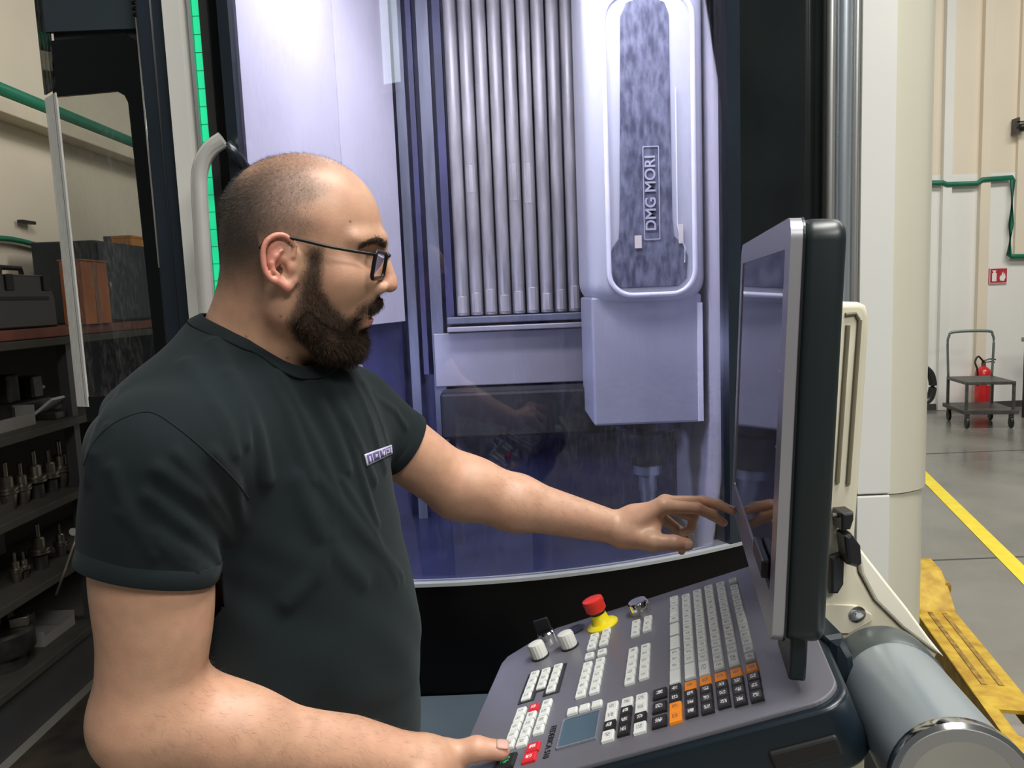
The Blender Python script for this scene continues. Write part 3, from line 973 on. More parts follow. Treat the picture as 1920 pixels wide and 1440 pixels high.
RP = Matrix(((Wd[0], Vd[0], Nd[0]), (Wd[1], Vd[1], Nd[1]), (Wd[2], Vd[2], Nd[2]))).to_4x4()
if RP.determinant() < 0:
    RP = Matrix(((Wd[0], -Vd[0], Nd[0]), (Wd[1], -Vd[1], Nd[1]), (Wd[2], -Vd[2], Nd[2]))).to_4x4()


def key_at(w, v, sw, sv, m, h=0.0, name='key'):
    o = bpy.data.objects.new(name, key_mesh(m))
    col.objects.link(o)
    o.parent = fp
    p = P0 + Wd * w + Vd * v + Nd * h - ORG[fp.name]
    o.matrix_local = Matrix.Translation(Vector(p)) @ RP @ Matrix.Diagonal((sw, sv, 1, 1))
    return o


def c2(x, y):
    return 880 + x / 3.2, 1040 + y / 3.2


def c5(x, y):
    return 1100 + x / 4.236, 1060 + y / 4.236


def col_keys(pts, conv, m, sv=.0132, sw=None, h=.004, plain=()):
    wv = [PL(*conv(*p), h) for p in pts]
    for i, (w, v) in enumerate(wv):
        ds = []
        if i > 0:
            ds.append(abs(w - wv[i - 1][0]))
        if i < len(wv) - 1:
            ds.append(abs(w - wv[i + 1][0]))
        s = sw or min(min(ds) * 0.85, .0172) if ds else .0150
        key_at(w, v, s, sv, m[i] if isinstance(m, (list, tuple)) else m)


def grid_keys(first, last, n, conv, m, sv=.0132, fill=.86, sizes=None):
    """n keys evenly spaced on the panel between two measured centres."""
    a, b = np.array(PL(*conv(*first), .004)), np.array(PL(*conv(*last), .004))
    for i in range(n):
        p = a + (b - a) * (i / max(n - 1, 1))
        pit = np.linalg.norm(b - a) / max(n - 1, 1) if n > 1 else .018
        key_at(p[0], p[1], min(pit * fill, .021), sv, m[i] if isinstance(m, (list, tuple)) else m)


# surrounded block of eleven keys
bk = []
for q in ((388, 715, 340, 845, 4), (455, 697, 430, 778, 3), (528, 672, 488, 798, 4)):
    a, b = np.array(PL(*c2(q[0], q[1]), .004)), np.array(PL(*c2(q[2], q[3]), .004))
    bk.append((a, b))
    grid_keys(q[:2], q[2:4], q[4], c2, K_W)
w_hi = max(a[0] for a, b in bk) + .012
for k, (a, b) in enumerate(bk):
    mk('key_surround', PT(box(b[0] - .0125, a[0] + .011, a[1] - .0125, a[1] + .0125, -.0005, .0010)), m_black, fp)
# lower left block
grid_keys((308, 935), (236, 1132), 5, c2, K_W)
grid_keys((385, 912), (313, 1117), 5, c2, [K_R, K_W, K_W, K_W, K_W])
grid_keys((462, 888), (413, 1043), 4, c2, K_W)
grid_keys((380, 1150), (358, 1210), 2, c2, K_R, sv=.017)
w, v = PL(*c2(212, 1235), .004)
key_at(w, v, .028, .026, K_G)
# double columns
for a, b in (((748, 485), (730, 548)), ((820, 457), (803, 522))):
    grid_keys(a, b, 3, c2, K_W)
for p in ((718, 602), (793, 580)):
    w, v = PL(*c2(*p), .004)
    key_at(w, v, .0155, .0132, K_W)
grid_keys((706, 660), (665, 828), 5, c2, K_W)
grid_keys((782, 635), (747, 805), 5, c2, K_W)
grid_keys((998, 405), (992, 468), 3, c2, K_W, sv=.0128)
grid_keys((1070, 380), (1063, 440), 3, c2, K_W, sv=.0128)
grid_keys((980, 575), (958, 748), 5, c2, K_W)
grid_keys((1055, 552), (1044, 718), 5, c2, K_W)
# alphanumeric block
Wh = K_W
P_ = K_P
col_keys([(690, 262), (692, 300), (691, 343), (692, 383)], c5, [Wh, Wh, Wh, P_])
for p, s in (((692, 424), .017), ((694, 500), .036), ((696, 605), .036), ((697, 875), .033)):
    w, v = PL(*c5(*p), .004)
    key_at(w, v, s, .0136, P_ if s > .02 else Wh)
grid_keys((697, 690), (697, 795), 3, c5, Wh)
grid_keys((785, 245), (812, 740), 12, c5, Wh)
w, v = PL(*c5(816, 828), .004)
key_at(w, v, .036, .0136, P_)
grid_keys((875, 210), (922, 728), 13, c5, Wh)
w, v = PL(*c5(929, 808), .004)
key_at(w, v, .034, .0136, Wh)
grid_keys((965, 175), (1048, 790), 14, c5, Wh)
grid_keys((1060, 150), (1150, 658), 12, c5, Wh)
w, v = PL(*c5(1163, 738), .004)
key_at(w, v, .034, .0136, Wh)
w, v = PL(*c5(1160, 118), .004)
key_at(w, v, .0155, .0125, Wh)
grid_keys((1172, 172), (1294, 722), 12, c5, Wh, sv=.0125)
# axis and spindle keys along the near edge
for top, end in (((820, 950), (828, 1155)), ((940, 910), (957, 1125)), ((1060, 880), (1088, 1082)), ((1185, 848), (1217, 1060)), ((1310, 810), (1346, 1028))):
    grid_keys(top, end, 4, c5, [K_O, K_B, K_B, K_B], sv=.0146, fill=.93)
grid_keys((700, 975), (702, 1197), 4, c5, [K_B, K_B, K_O, K_O], sv=.0146, fill=.93)
grid_keys((578, 1010), (574, 1230), 3, c5, K_B, sv=.0175, fill=.97)
grid_keys((200, 1115), (165, 1345), 4, c5, [K_W, K_W, K_B, K_W], sv=.0146, fill=.93)
grid_keys((318, 1080), (290, 1300), 4, c5, [K_W, K_B, K_B, K_B], sv=.0146, fill=.93)
grid_keys((432, 1050), (418, 1280), 4, c5, [K_W, K_W, K_B, K_W], sv=.0146, fill=.93)
for p in ((615, 932), (688, 912), (762, 890)):
    w, v = PL(*c2(*p), .004)
    key_at(w, v, .0130, .0136, K_P)
# small display
dq = [PL(*c2(*p)) for p in ((575, 1000), (783, 945), (757, 1108), (533, 1165))]
dw0, dw1 = (dq[2][0] + dq[3][0]) / 2, (dq[0][0] + dq[1][0]) / 2
dv0, dv1 = (dq[0][1] + dq[3][1]) / 2, (dq[1][1] + dq[2][1]) / 2
sd = mk('small_display', PT(box(dw0, dw1, dv0, dv1, .0003, .0015)), mat('display_blue_grey', (0.055, 0.10, 0.13), 0.25), fp, label='small blue grey display')
gl = ring_prism(rrect(dw0 - .002, dw1 + .002, dv0 - .002, dv1 + .002, .001, 1), rrect(dw0, dw1, dv0, dv1, .001, 1), .0003, .0025)
mk('display_bezel', PT(gl), m_alub, fp)
# lettering beside the display
tg = text_geo('FEDERICA S10', .0112, .0003, 0)
lw, lv = PL(1031, 1391)
mk('lettering', PT(([(lw - a, lv + b, .0006 + c) for a, b, c in tg[0]], tg[1])), m_black, fp)


# ---- knobs, switches, emergency stop
def knob(px, py, prof, m, name, lab=None, flute=0, seg=24, parent=None):
    w, v = PL(px, py)
    c = P0 + Wd * w + Vd * v
    return mk(name, lathe(prof, seg, c, Nd, flute), m, parent or con, smooth=35, label=lab), c


m_kn = mat('knob_light_grey', (0.62, 0.63, 0.59), 0.4)
for px, py in ((1014, 1232), (1069, 1213)):
    k, c = knob(px, py, [(.0145, 0), (.0145, .002), (.0115, .003)], m_black, 'knob_base')
    mk('rotary_knob', lathe([(.0130, .002), (.0130, .020), (.0120, .0235), (.009, .0245)], 32, c, Nd, 1), m_kn, con, smooth=20, label='light grey fluted override knob')
k, c = knob(1027, 1197, [(.0150, 0), (.0150, .010), (.0135, .012)], m_chr, 'key_switch', 'chrome key switch with black key')
mk('switch_key', join(tf(box(-.004, .004, -.013, .013, .012, .034, .002), c, PB)), m_black, k)
mk('switch_collar', lathe([(.0135, .011), (.0125, .0135)], 24, c, Nd), m_black, k)
knob(1079, 1181, [(.0165, 0), (.0165, .0015), (.0150, .0020)], m_navy, 'blank_cap', 'flat dark round cap')
e, c = knob(1130, 1172, [(.026, 0), (.026, .002), (.0245, .0035), (.0165, .006), (.0140, .010), (.0125, .020)], mat('estop_yellow', (0.80, 0.66, 0.01), 0.35), 'emergency_stop', 'red mushroom emergency stop on a yellow collar')
mk('neck', lathe([(.0122, .020), (.0122, .024)], 24, c, Nd), m_black, e, smooth=35)
mk('mushroom', lathe([(.0135, .024), (.0165, .027), (.0165, .036), (.0175, .040), (.0165, .0445), (.010, .0465)], 28, c, Nd), mat('estop_red', (0.66, 0.025, 0.015), 0.35), e, smooth=40)
k, c = knob(1203, 1148, [(.0160, 0), (.0160, .017), (.0145, .0195)], m_chr, 'chrome_dial', 'round chrome dial')
for a in range(6):
    t = a * math.pi / 3
    mk('dial_flat', lathe([(.003, .0), (.003, .015)], 6, c + (Wd * math.cos(t) + Vd * math.sin(t)) * .0145, Nd), m_chr, k)

# ---- monitor
tl_ = math.radians(2.5)
perp = np.array([Wd[1], -Wd[0], 0])
Us = math.cos(tl_) * np.array([0, 0, 1.]) + math.sin(tl_) * perp
Ns = unit(np.cross(Us, Wd))
if Ns[0] > 0:
    Ns = -Ns
S0 = at(1447, 1212, 0.76)
SB = (Wd, Us, Ns)


def SL(px, py, h=0.0):
    q = atplane(px, py, S0 + Ns * h, Ns) - S0
    return q @ Wd, q @ Us


def ST(g):
    return tf(g, S0, SB)


SW0, SW1, SH0, SH1 = 0.0, SL(1371, 965)[0], 0.0, SL(1490, 402)[1]
mo = mk('monitor', ST(prism(rrect(SW0 + .001, SW1 - .001, SH0 + .001, SH1 - .001, .022, 8), -.053, -.010, .012, 4)), m_mon, con, smooth=50, label='flat monitor with dark housing, seen from its edge')
iw0, iw1, ih0, ih1 = .035, SW1 - .030, .045, SH1 - .030
ou, inn = rrect(SW0, SW1, SH0, SH1, .022, 8), rrect(iw0, iw1, ih0, ih1, .006, 8)
mk('bezel', ST(ring_prism(ou, inn, -.012, 0.0)), m_bez, mo, smooth=30)
mk('seam', ST(ring_prism(rrect(SW0 - .0008, SW1 + .0008, SH0 - .0008, SH1 + .0008, .022, 8), rrect(.004, SW1 - .004, .004, SH1 - .004, .02, 8), -.0135, -.0115)), m_black, mo)
m_scr = mat('touch_screen_glass', (0.035, 0.037, 0.045), 0.05, var=0.1, nscale=2, spec=0.7)
mk('touch_screen', ST(prism(inn, -.006, -.0015)), m_scr, mo, label='dark glossy touch screen')
mk('pen_clip', ST(box(.045, .13, .055, .075, -.001, .008, .002)), m_black, mo)
mk('monitor_foot', ST(box(.025, .11, -.048, .03, -.040, -.022, .003)), m_body, con)
mk('monitor_foot', ST(box(.28, .41, -.055, .03, -.045, -.018, .003)), m_body, con)
for t in (.12, .2, .28, .36):
    mk('soft_key_tick', ST(box(iw0 + .004, iw0 + .010, t, t + .002, -.0015, -.0008)), MATS['sign_white'], mo)

# ---- cream arm behind the monitor
YA = 0.94


def APX(pts, y=YA):
    return [(at(a, b, y)[0], at(a, b, y)[2]) for a, b in pts]


def XZp(poly, y0, y1, bev=0.0, seg=2):
    g = prism(poly, 0, 1, 0)
    V = np.array(g[0])
    bm = bmesh.new()
    lo = [bm.verts.new((a, y0, b)) for a, b in poly]
    f = bm.faces.new(lo)
    r = bmesh.ops.extrude_face_region(bm, geom=[f])
    for v in r['geom']:
        if isinstance(v, bmesh.types.BMVert):
            v.co.y = y1
    bmesh.ops.recalc_face_normals(bm, faces=list(bm.faces))
    if bev:
        es = [e for e in bm.edges if abs(e.verts[0].co.y - e.verts[1].co.y) < 1e-7]
        bmesh.ops.bevel(bm, geom=es, offset=bev, segments=seg, affect='EDGES', profile=0.5)
    return from_bm(bm)


arm_px = [(1500, 568), (1612, 566), (1626, 572), (1632, 592), (1630, 640), (1620, 800), (1609, 960), (1604, 1020), (1612, 1075), (1640, 1125), (1690, 1172), (1735, 1205), (1762, 1226), (1740, 1270), (1600, 1260), (1520, 1215), (1500, 1100)]
am = mk('support_arm', XZp(APX(arm_px), YA, YA + .075, .008, 3), m_arm, con, smooth=40, label='cream support arm behind the monitor')
wing_px = [(1603, 1016), (1625, 1045), (1660, 1090), (1700, 1140), (1740, 1195), (1768, 1230), (1740, 1212), (1690, 1175), (1640, 1125), (1614, 1075)]
mk('arm_wing', XZp(APX(wing_px), YA - .004, YA + .10, .003), m_armw, am, label='ivory curved flank of the arm')
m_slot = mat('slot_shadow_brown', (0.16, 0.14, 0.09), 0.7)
for sx in ((1590, 610, 1570, 905), (1612, 600, 1590, 908)):
    p = [at(sx[0], sx[1], YA - .001), at(sx[2], sx[3], YA - .001)]
    mk('slot', tube(p, .0030, 8), m_slot, am)
mk('slot', tube([at(1585, 590, YA - .001), at(1604, 588, YA - .001), at(1611, 600, YA - .001)], .0025, 8), m_slot, am)
cvp = [(1540, 1130), (1605, 1133), (1632, 1150), (1634, 1162), (1590, 1186), (1576, 1186), (1540, 1172)]
mk('cover_plate', XZp(APX(cvp), YA - .004, YA, .0012), m_arm, am)
bc = at(1607, 1151, YA - .004)
mk('bolt', lathe([(.0105, 0), (.0105, .002), (.008, .003), (.0035, .003), (.0035, .0045)], 20, bc, (0, -1, 0)), m_chr, am, smooth=35)
mk('clamp', XZp(APX([(1560, 950), (1582, 948), (1582, 962), (1576, 980), (1560, 982)]), YA - .03, YA, .003), m_black, con)
mk('clamp_lever', XZp(APX([(1562, 990), (1575, 985), (1592, 1008), (1594, 1040), (1585, 1047), (1568, 1042)]), YA - .035, YA - .005, .004), m_black, con)
mk('clamp_pin', tube([at(1560, 966, YA - .015), at(1590, 968, YA - .015)], .003, 8), m_steel, con)
mk('clamp_pad', XZp(APX([(1550, 1040), (1570, 1032), (1577, 1050), (1576, 1090), (1565, 1108), (1550, 1108)]), YA - .012, YA, .004), m_black, con)
mk('arm_neck', XZp(APX([(1540, 1185), (1570, 1180), (1590, 1215), (1600, 1300), (1590, 1360), (1545, 1330)], .88), .86, .95, .01), m_body, con)
# pipe towards the viewer
pa, pb = at(1668, 1282, .885), at(1797, 1470, .66)
ax = unit(pb - pa)
R = .0585
mk('arm_collar', lathe([(R * 1.04, -.03), (R * 1.04, .022), (R * 1.0, .026)], 40, pa, ax), mat('collar_dark', (0.07, 0.085, 0.085), 0.35, 0.3), con, smooth=40)
pp = mk('arm_pipe', lathe([(R, .02), (R, np.linalg.norm(pb - pa))], 48, pa, ax), m_pipe, con, smooth=40, label='blue grey arm tube')
mk('pipe_ring', lathe([(R * 1.02, -.004), (R * 1.06, 0), (R * 1.06, .012), (R * 1.0, .016)], 48, pb, ax), m_chr, pp, smooth=40)
mk('pipe_cap', lathe([(R * .99, 0), (R * .99, .017), (R * .80, .017), (R * .78, .010), (R * .1, .009)], 48, pb, ax), mat('cap_grey', (0.20, 0.20, 0.19), 0.5), pp, smooth=40)
cb_ = at(1560, 1432, .80)
mk('floor_column', join(cyl((cb_[0] + .03, .93, 0), (cb_[0] + .03, .93, cb_[2] + .01), .06, 28)), m_armw, con, smooth=40)
mk('column_foot', lathe([(.16, 0), (.16, .012), (.07, .03)], 32, (cb_[0] + .03, .93, 0)), m_armw, con, smooth=40)
mk('column_head', tube([(cb_[0] + .03, .93, cb_[2] - .01), pa - ax * .01], .045, 16), m_body, con, smooth=40)

# ================================================================== tool shelves at the left
m_board = mat('grey_shelf_board', (0.045, 0.042, 0.035), 0.7, var=0.15, nscale=12)
m_rbrd = mat('red_brown_board', (0.16, 0.045, 0.025), 0.6, var=0.2, nscale=10)
m_post = mat('shelf_upright', (0.05, 0.05, 0.055), 0.5)
m_tool = mat('ground_tool_steel', (0.24, 0.22, 0.19), 0.32, 0.9, var=0.2, nscale=20)
m_toold = mat('blackened_tool_steel', (0.06, 0.058, 0.055), 0.4, 0.7, var=0.3, nscale=20)
sh = thing('tool_shelf', (-1.97, 3.0, 0), 'grey tool shelf rack along the beige wall', 'shelf')
SZ = [0.23, 0.515, 0.79, 1.08, 1.405]
for k, z in enumerate(SZ):
    mk('shelf_board', box(-2.18, -1.75, 1.9, 4.3, z - .03, z, .003), m_board, sh)
mk('shelf_runner', box(-2.18, -1.77, 1.9, 4.3, 1.407, 1.445, .003), m_rbrd, sh)
for yy in (1.92, 3.12, 4.28):
    for xx in (-2.16, -1.80):
        mk('upright', box(xx - .02, xx + .02, yy - .02, yy + .02, 0, 1.40 if xx > -2 else 1.9), m_post, sh)
mk('under_shelf_shade', box(-1.79, -1.77, 1.95, 4.26, 0.0, .2), m_post, sh)  # added dark strip, hides the lit floor under the shelf as shade
mk('shelf_shade_back', box(-2.24, -2.19, 1.9, 4.3, .0, 1.40), mat('shelf_back_shade', (0.02, 0.019, 0.018), 0.8, var=0.2, nscale=4), sh)  # near-black sheet added as the shade behind the boards
mk('shelf_shade_end', box(-2.18, -1.78, 4.3, 4.32, 0, 1.4), m_post, sh)  # shelf end added to shade the boards
# wall trunking and pipes on the left wall
zz = atx(0, 168, -2.2)[2]
mk('air_pipe', tube([(-2.2, 1.5, zz), (-2.2, 8.5, zz)], .032, 12), m_green, smooth=True, label='thick green pipe running along the beige left wall', cat='pipe')
mk('cable_trunking', box(-2.25, -2.14, 1.5, 8.5, zz - .12, zz - .05, .006), mat('cream_trunking', (0.62, 0.56, 0.43), 0.6), label='cream cable trunking below the green pipe on left wall', cat='trunking')
z2 = atx(0, 447, -2.2)[2]
mk('air_hose', tube(catmull([(-2.22, 1.5, z2), (-2.22, 3.2, z2), (-2.22, 3.55, z2 + .004), (-2.22, 3.9, z2 - .02), (-2.22, 4.4, z2), (-2.22, 8, z2)], 6), .013, 8), m_green, smooth=True,
   label='thin green hose fixed to the wall above the black case', cat='hose')
mk('wall_clip', box(-2.24, -2.21, 3.62, 3.72, z2 + .085, z2 + .10, .003), m_black, label='small black clip on the left wall above the hose', cat='clip')

# black tool case on the top board
cy0, cy1 = atx(0, 560, -1.80)[1] - .12, atx(104, 560, -1.80)[1]
tc = thing('tool_case', (-1.92, (cy0 + cy1) / 2, 1.446), 'black plastic tool case with carry handle on the top shelf', 'case')
z0 = 1.446
prf = [(cy0, z0), (cy1, z0), (cy1 + .0, z0 + .12), (cy1 - .05, z0 + .20), (cy0, z0 + .20)]
mk('shell', tf(([(c, a, b) for a, b, c in prism(prf, -.06, .06, .008)[0]], prism(prf, -.06, .06, .008)[1]), (-1.86, 0, 0)), m_black, tc)
hm = (cy0 + cy1) / 2 + .06
mk('handle', tube([(-1.86, hm - .07, z0 + .19), (-1.86, hm - .06, z0 + .228), (-1.86, hm + .06, z0 + .228), (-1.86, hm + .07, z0 + .19)], .010, 8), m_black, tc)
for yy in (hm - .11, hm + .11):
    mk('latch', box(-1.80, -1.792, yy - .02, yy + .02, z0 + .14, z0 + .20, .003), m_rubber, tc)
mk('rib', box(-1.80, -1.794, cy0 + .03, cy1 - .05, z0 + .105, z0 + .118, .002), m_rubber, tc)

# grey cabinet and boxes seen through the side pane
yq0, yq1 = atx(165, 500, -1.9)[1], atx(262, 500, -1.9)[1]
gc = thing('storage_cabinet', (-1.98, (yq0 + yq1) / 2, 1.446), 'dark grey storage cabinet on the shelf seen through the side pane', 'cabinet')
mk('body', box(-2.15, -1.86, yq0, yq1, 1.446, 1.82, .006), m_slate, gc)
mk('door', box(-1.86, -1.85, yq0 + .01, yq1 - .01, 1.456, 1.81, .003), m_slate, gc)
mk('door_knob', lathe([(.01, 0), (.012, .02)], 12, (-1.85, yq0 + .05, 1.62), (1, 0, 0)), m_chr, gc)
ob = atx(232, 420, -1.95)
bx1 = thing('orange_box', (-1.97, ob[1] + .05, 1.821), 'small orange box on top of the grey storage cabinet', 'box')
mk('body', box(-2.02, -1.92, ob[1], ob[1] + .13, 1.821, 1.875, .004), mat('orange_card', (0.65, 0.26, 0.04), 0.6), bx1)
mk('lid', box(-2.023, -1.917, ob[1] - .003, ob[1] + .133, 1.866, 1.880, .003), MATS['orange_card'], bx1)
oc = atx(160, 520, -1.80)
bx2 = thing('cardboard_box', (-1.80, oc[1], 1.446), 'reddish brown cardboard box in front of the grey cabinet', 'box')
m_card = mat('red_brown_card', (0.42, 0.14, 0.05), 0.7, var=0.2, nscale=6)
mk('body', box(-1.845, -1.755, oc[1] - .11, oc[1] + .10, 1.446, 1.71, .003), m_card, bx2)
mk('flap', box(-1.85, -1.75, oc[1] - .112, oc[1] + .102, 1.71, 1.716), m_card, bx2)
mk('tape', box(-1.7555, -1.7535, oc[1] - .02, oc[1] + .01, 1.45, 1.71), mat('brown_tape', (0.22, 0.10, 0.05), 0.4), bx2)


def tool_holder(x, y, z, s=1.0, m=None, tilt=0.0, kind=0):
    o = thing('tool_holder', (x, y, z), '', 'tool holder', 'tool holders on the shelves')
    m = m or m_tool
    pr = [[(.020, 0), (.024, .012), (.031, .05), (.031, .058)], [(.026, 0), (.026, .05), (.030, .055)]][kind]
    ax_ = (math.sin(tilt), 0.1 * tilt, math.cos(tilt))
    S = lambda L: [(a * s, b * s) for a, b in L]
    mk('shank', lathe(S(pr), 16, (x, y, z), ax_), m_toold if kind else m, o, smooth=35)
    mk('flange', lathe(S([(.034, .058), (.038, .062), (.038, .068), (.033, .070), (.033, .074), (.038, .076), (.038, .083), (.030, .085)]), 20, (x, y, z), ax_), m, o, smooth=30)
    mk('collet_nut', lathe(S([(.022, .085), (.022, .12), (.018, .125), (.010, .126)]), 12, (x, y, z), ax_), m, o, smooth=30)
    mk('cutter', lathe(S([(.008, .126), (.008, .175), (.003, .18)]), 10, (x, y, z), ax_), m_tool, o, smooth=35)
    return o


# tool holders: measured spots on the boards (px, py of the foot, x of the row)
spots = [(16, 940, .79, 1.25, 0, 'tall tool holder at the left frame edge on the third board'),
         (44, 940, .79, 1.10, 0, 'bright tool holder second from the left on the third board'),
         (72, 942, .79, 1.30, 1, 'long polished tool holder in the middle of the third board'),
         (98, 925, .79, 1.20, 1, 'dark tool holder right of the polished one, third board'),
         (118, 918, .79, 1.35, 0, 'rearmost tool holder at the right end of the third board'),
         (118, 1055, .515, 0.95, 0, 'short brass toned tool holder beside the spray wand'),
         (78, 1068, .515, 1.25, 1, 'dark tool holder in the middle of the lower board'),
         (32, 1090, .515, 0.80, 0, 'small tool holder lying low at the lower board edge'),
         (48, 1085, .515, 0.70, 1, 'smallest tool holder on the lower board')]
for px, py, z, s, kd, lab in spots:
    p = atx(px, py, -1.86)
    o = tool_holder(-1.86, p[1], z, s * .8, m_tool, 0, kd)
    o['label'] = lab
# trays and bins
m_bin = mat('pale_grey_bin', (0.20, 0.195, 0.185), 0.55)


def bin_(px, z, w, dp, h, label, m=m_bin, x=-1.83):
    y = atx(px, 800, x)[1]
    o = thing('parts_tray', (x, y, z), label, 'tray', 'open trays on the shelves')
    mk('tray_base', box(x - dp, x, y - w, y + w, z, z + .006), m, o)
    for nm, g in (('tray_wall', box(x - .005, x, y - w, y + w, z + .006, z + h * .6)), ('tray_wall', box(x - dp, x - dp + .005, y - w, y + w, z + .006, z + h)),
                  ('tray_wall', box(x - dp, x, y - w - .005, y - w, z, z + h)), ('tray_wall', box(x - dp, x, y + w, y + w + .005, z, z + h))):
        mk(nm, g, m, o)
    return o, y


o, y = bin_(35, 1.08, .10, .16, .075, 'pale open parts tray on the second board')
for k, a in enumerate((-.075, -.005, .055)):
    p = np.array([-1.90 + random.uniform(-.05, .04), y + a, 1.098 + .012 * (k % 2)])
    mk('steel_rod', cyl(p, p + np.array([random.uniform(-.03, .03), .03, .004]), .008, 10), m_toold, label=('left', 'middle', 'right')[k] + ' one of three dark steel pins in the pale tray', cat='pin', group='pins in the pale parts tray')
bin_(-30, .79, .10, .15, .06, 'grey parts tray at the left frame edge, third board', m_board)
bin_(70, .23, .10, .16, .06, 'pale parts tray on the lowest board')
# white paper packet and dark motor block on the second board
pk = atx(100, 745, -1.84)
pkt = thing('paper_packet', (-1.84, pk[1], 1.08), 'white paper packet leaning on the second board', 'packet')
g = box(-.05, .05, -.07, .07, 0, .012, .003)
mk('packet_body', tf(tf(g, (0, 0, 0), (np.array([.8, 0, .6]), np.array([0, 1., 0]), np.array([-.6, 0, .8]))), (-1.84, pk[1], 1.13)), mat('white_packet', (0.40, 0.42, 0.44), 0.6), pkt)
mk('packet_stand', box(-1.90, -1.80, pk[1] - .06, pk[1] + .06, 1.08, 1.11, .004), m_toold, pkt)
mb_ = atx(38, 720, -1.95)
vb = thing('machine_vise', (-1.97, mb_[1], 1.08), 'black machine vise standing at the back of the second board', 'vise')
mk('body', box(-2.08, -1.90, mb_[1] - .13, mb_[1] + .12, 1.08, 1.16, .01), m_toold, vb)
mk('jaw', box(-2.06, -1.92, mb_[1] - .12, mb_[1] - .05, 1.16, 1.27, .008), m_toold, vb)
mk('jaw', box(-2.06, -1.92, mb_[1] + .03, mb_[1] + .10, 1.16, 1.25, .008), m_toold, vb)
mk('screw', cyl((-1.99, mb_[1] + .10, 1.19), (-1.99, mb_[1] + .20, 1.19), .016, 14), m_tool, vb, smooth=40)
ch = atx(18, 1235, -1.86)
chu = thing('lathe_chuck', (-1.88, ch[1], .23), 'round steel chuck lying on the lowest board', 'chuck')
mk('chuck_body', lathe([(.10, 0), (.105, .01), (.105, .075), (.095, .085), (.03, .085)], 32, (-1.88, ch[1], .29)), m_toold, chu, smooth=35)
for a in range(3):
    t = a * 2.094 + .4
    mk('chuck_jaw', tf(box(.03, .09, -.016, .016, .085, .12, .003), (-1.88, ch[1], .29), rotz(t)), m_tool, chu)
mk('chuck_foot', lathe([(.07, 0), (.07, .06)], 20, (-1.88, ch[1], .23)), m_toold, chu)
# spray wand hanging at the machine's corner post
w0, w1 = at(150, 990, 1.9), at(106, 1115, 1.9)
sw_ = thing('spray_wand', w1, 'thin steel coolant wand hanging beside the dark sleeve', 'wand')
mk('lance', cyl(w0, w1, .0035, 8), m_tool, sw_, smooth=True)
mk('valve', cyl(w0 + [-.006, 0, -.03], w0 + [.012, 0, .03], .012, 12), m_tool, sw_, smooth=40)
mk('valve_knob', lathe([(.008, 0), (.010, .012)], 12, w0 + [.0, -.02, .0], (0, -1, 0)), m_chr, sw_, smooth=40)
mk('hose', tube(catmull([w0 + [.012, 0, .03], w0 + [.05, .0, .12], w0 + [.09, .05, .2], w0 + [.15, .10, .3]], 6), .007, 8), m_rubber, sw_, smooth=True)

# ================================================================== the person: implicit-surface modelling helpers
f32 = np.float32


class Field:
    def __init__(s):
        s.pr = []

    def _add(s, kind, data, k, c, R):
        s.pr.append((kind, data, f32(k), np.array(c, float), float(R)))

    def cone(s, a, b, ra, rb, k=.01, sub=False):
        a, b = np.array(a, float), np.array(b, float)
        s._add('sc' if sub else 'c', (a.astype(f32), (b - a).astype(f32), f32(ra), f32(rb - ra), f32(max((b - a) @ (b - a), 1e-9))), k, (a + b) / 2,
               np.linalg.norm(b - a) / 2 + max(ra, rb))
        return s

    def chain(s, pts, rs, k=.01):
        for i in range(len(pts) - 1):
            s.cone(pts[i], pts[i + 1], rs[i], rs[i + 1], k)
        return s

    def ell(s, c, r, axes=None, k=.01, sub=False):
        A = np.eye(3) if axes is None else np.array(axes)
        s._add('se' if sub else 'e', (np.array(c, f32), A.astype(f32).T.copy(), (1 / np.array(r)).astype(f32)), k, c, max(r))
        return s

    def __call__(s, P, cen=None, rad=None, disp=True):
        P = P.astype(f32)
        d = np.full(len(P), 1.0, f32)
        for kind, D, k, c, R in s.pr:
            if cen is not None and np.linalg.norm(cen - c) - R > rad + k + .004:
                continue
            if kind in ('c', 'sc'):
                a, ba, ra, dr, bb = D
                pa = P - a
                h = np.clip(pa @ ba / bb, 0, 1)
                q = np.sqrt(((pa - h[:, None] * ba) ** 2).sum(1)) - (ra + dr * h)
            else:
                c0, At, ri = D
                l = (P - c0) @ At
                u = l * ri
                k0 = np.sqrt((u * u).sum(1))
                w = u * ri
                k1 = np.sqrt((w * w).sum(1)) + f32(1e-9)
                q = k0 * (k0 - 1) / k1
            if kind[0] == 's':
                h = np.maximum(k - np.abs(d + q), 0) / k
                d = np.maximum(d, -q) + h * h * k * f32(.25)
            else:
                h = np.maximum(k - np.abs(d - q), 0) / k
                d = np.minimum(d, q) - h * h * k * f32(.25)
        if disp and getattr(s, 'disp', None) is not None:
            d = d - s.disp(P).astype(f32)
        return d


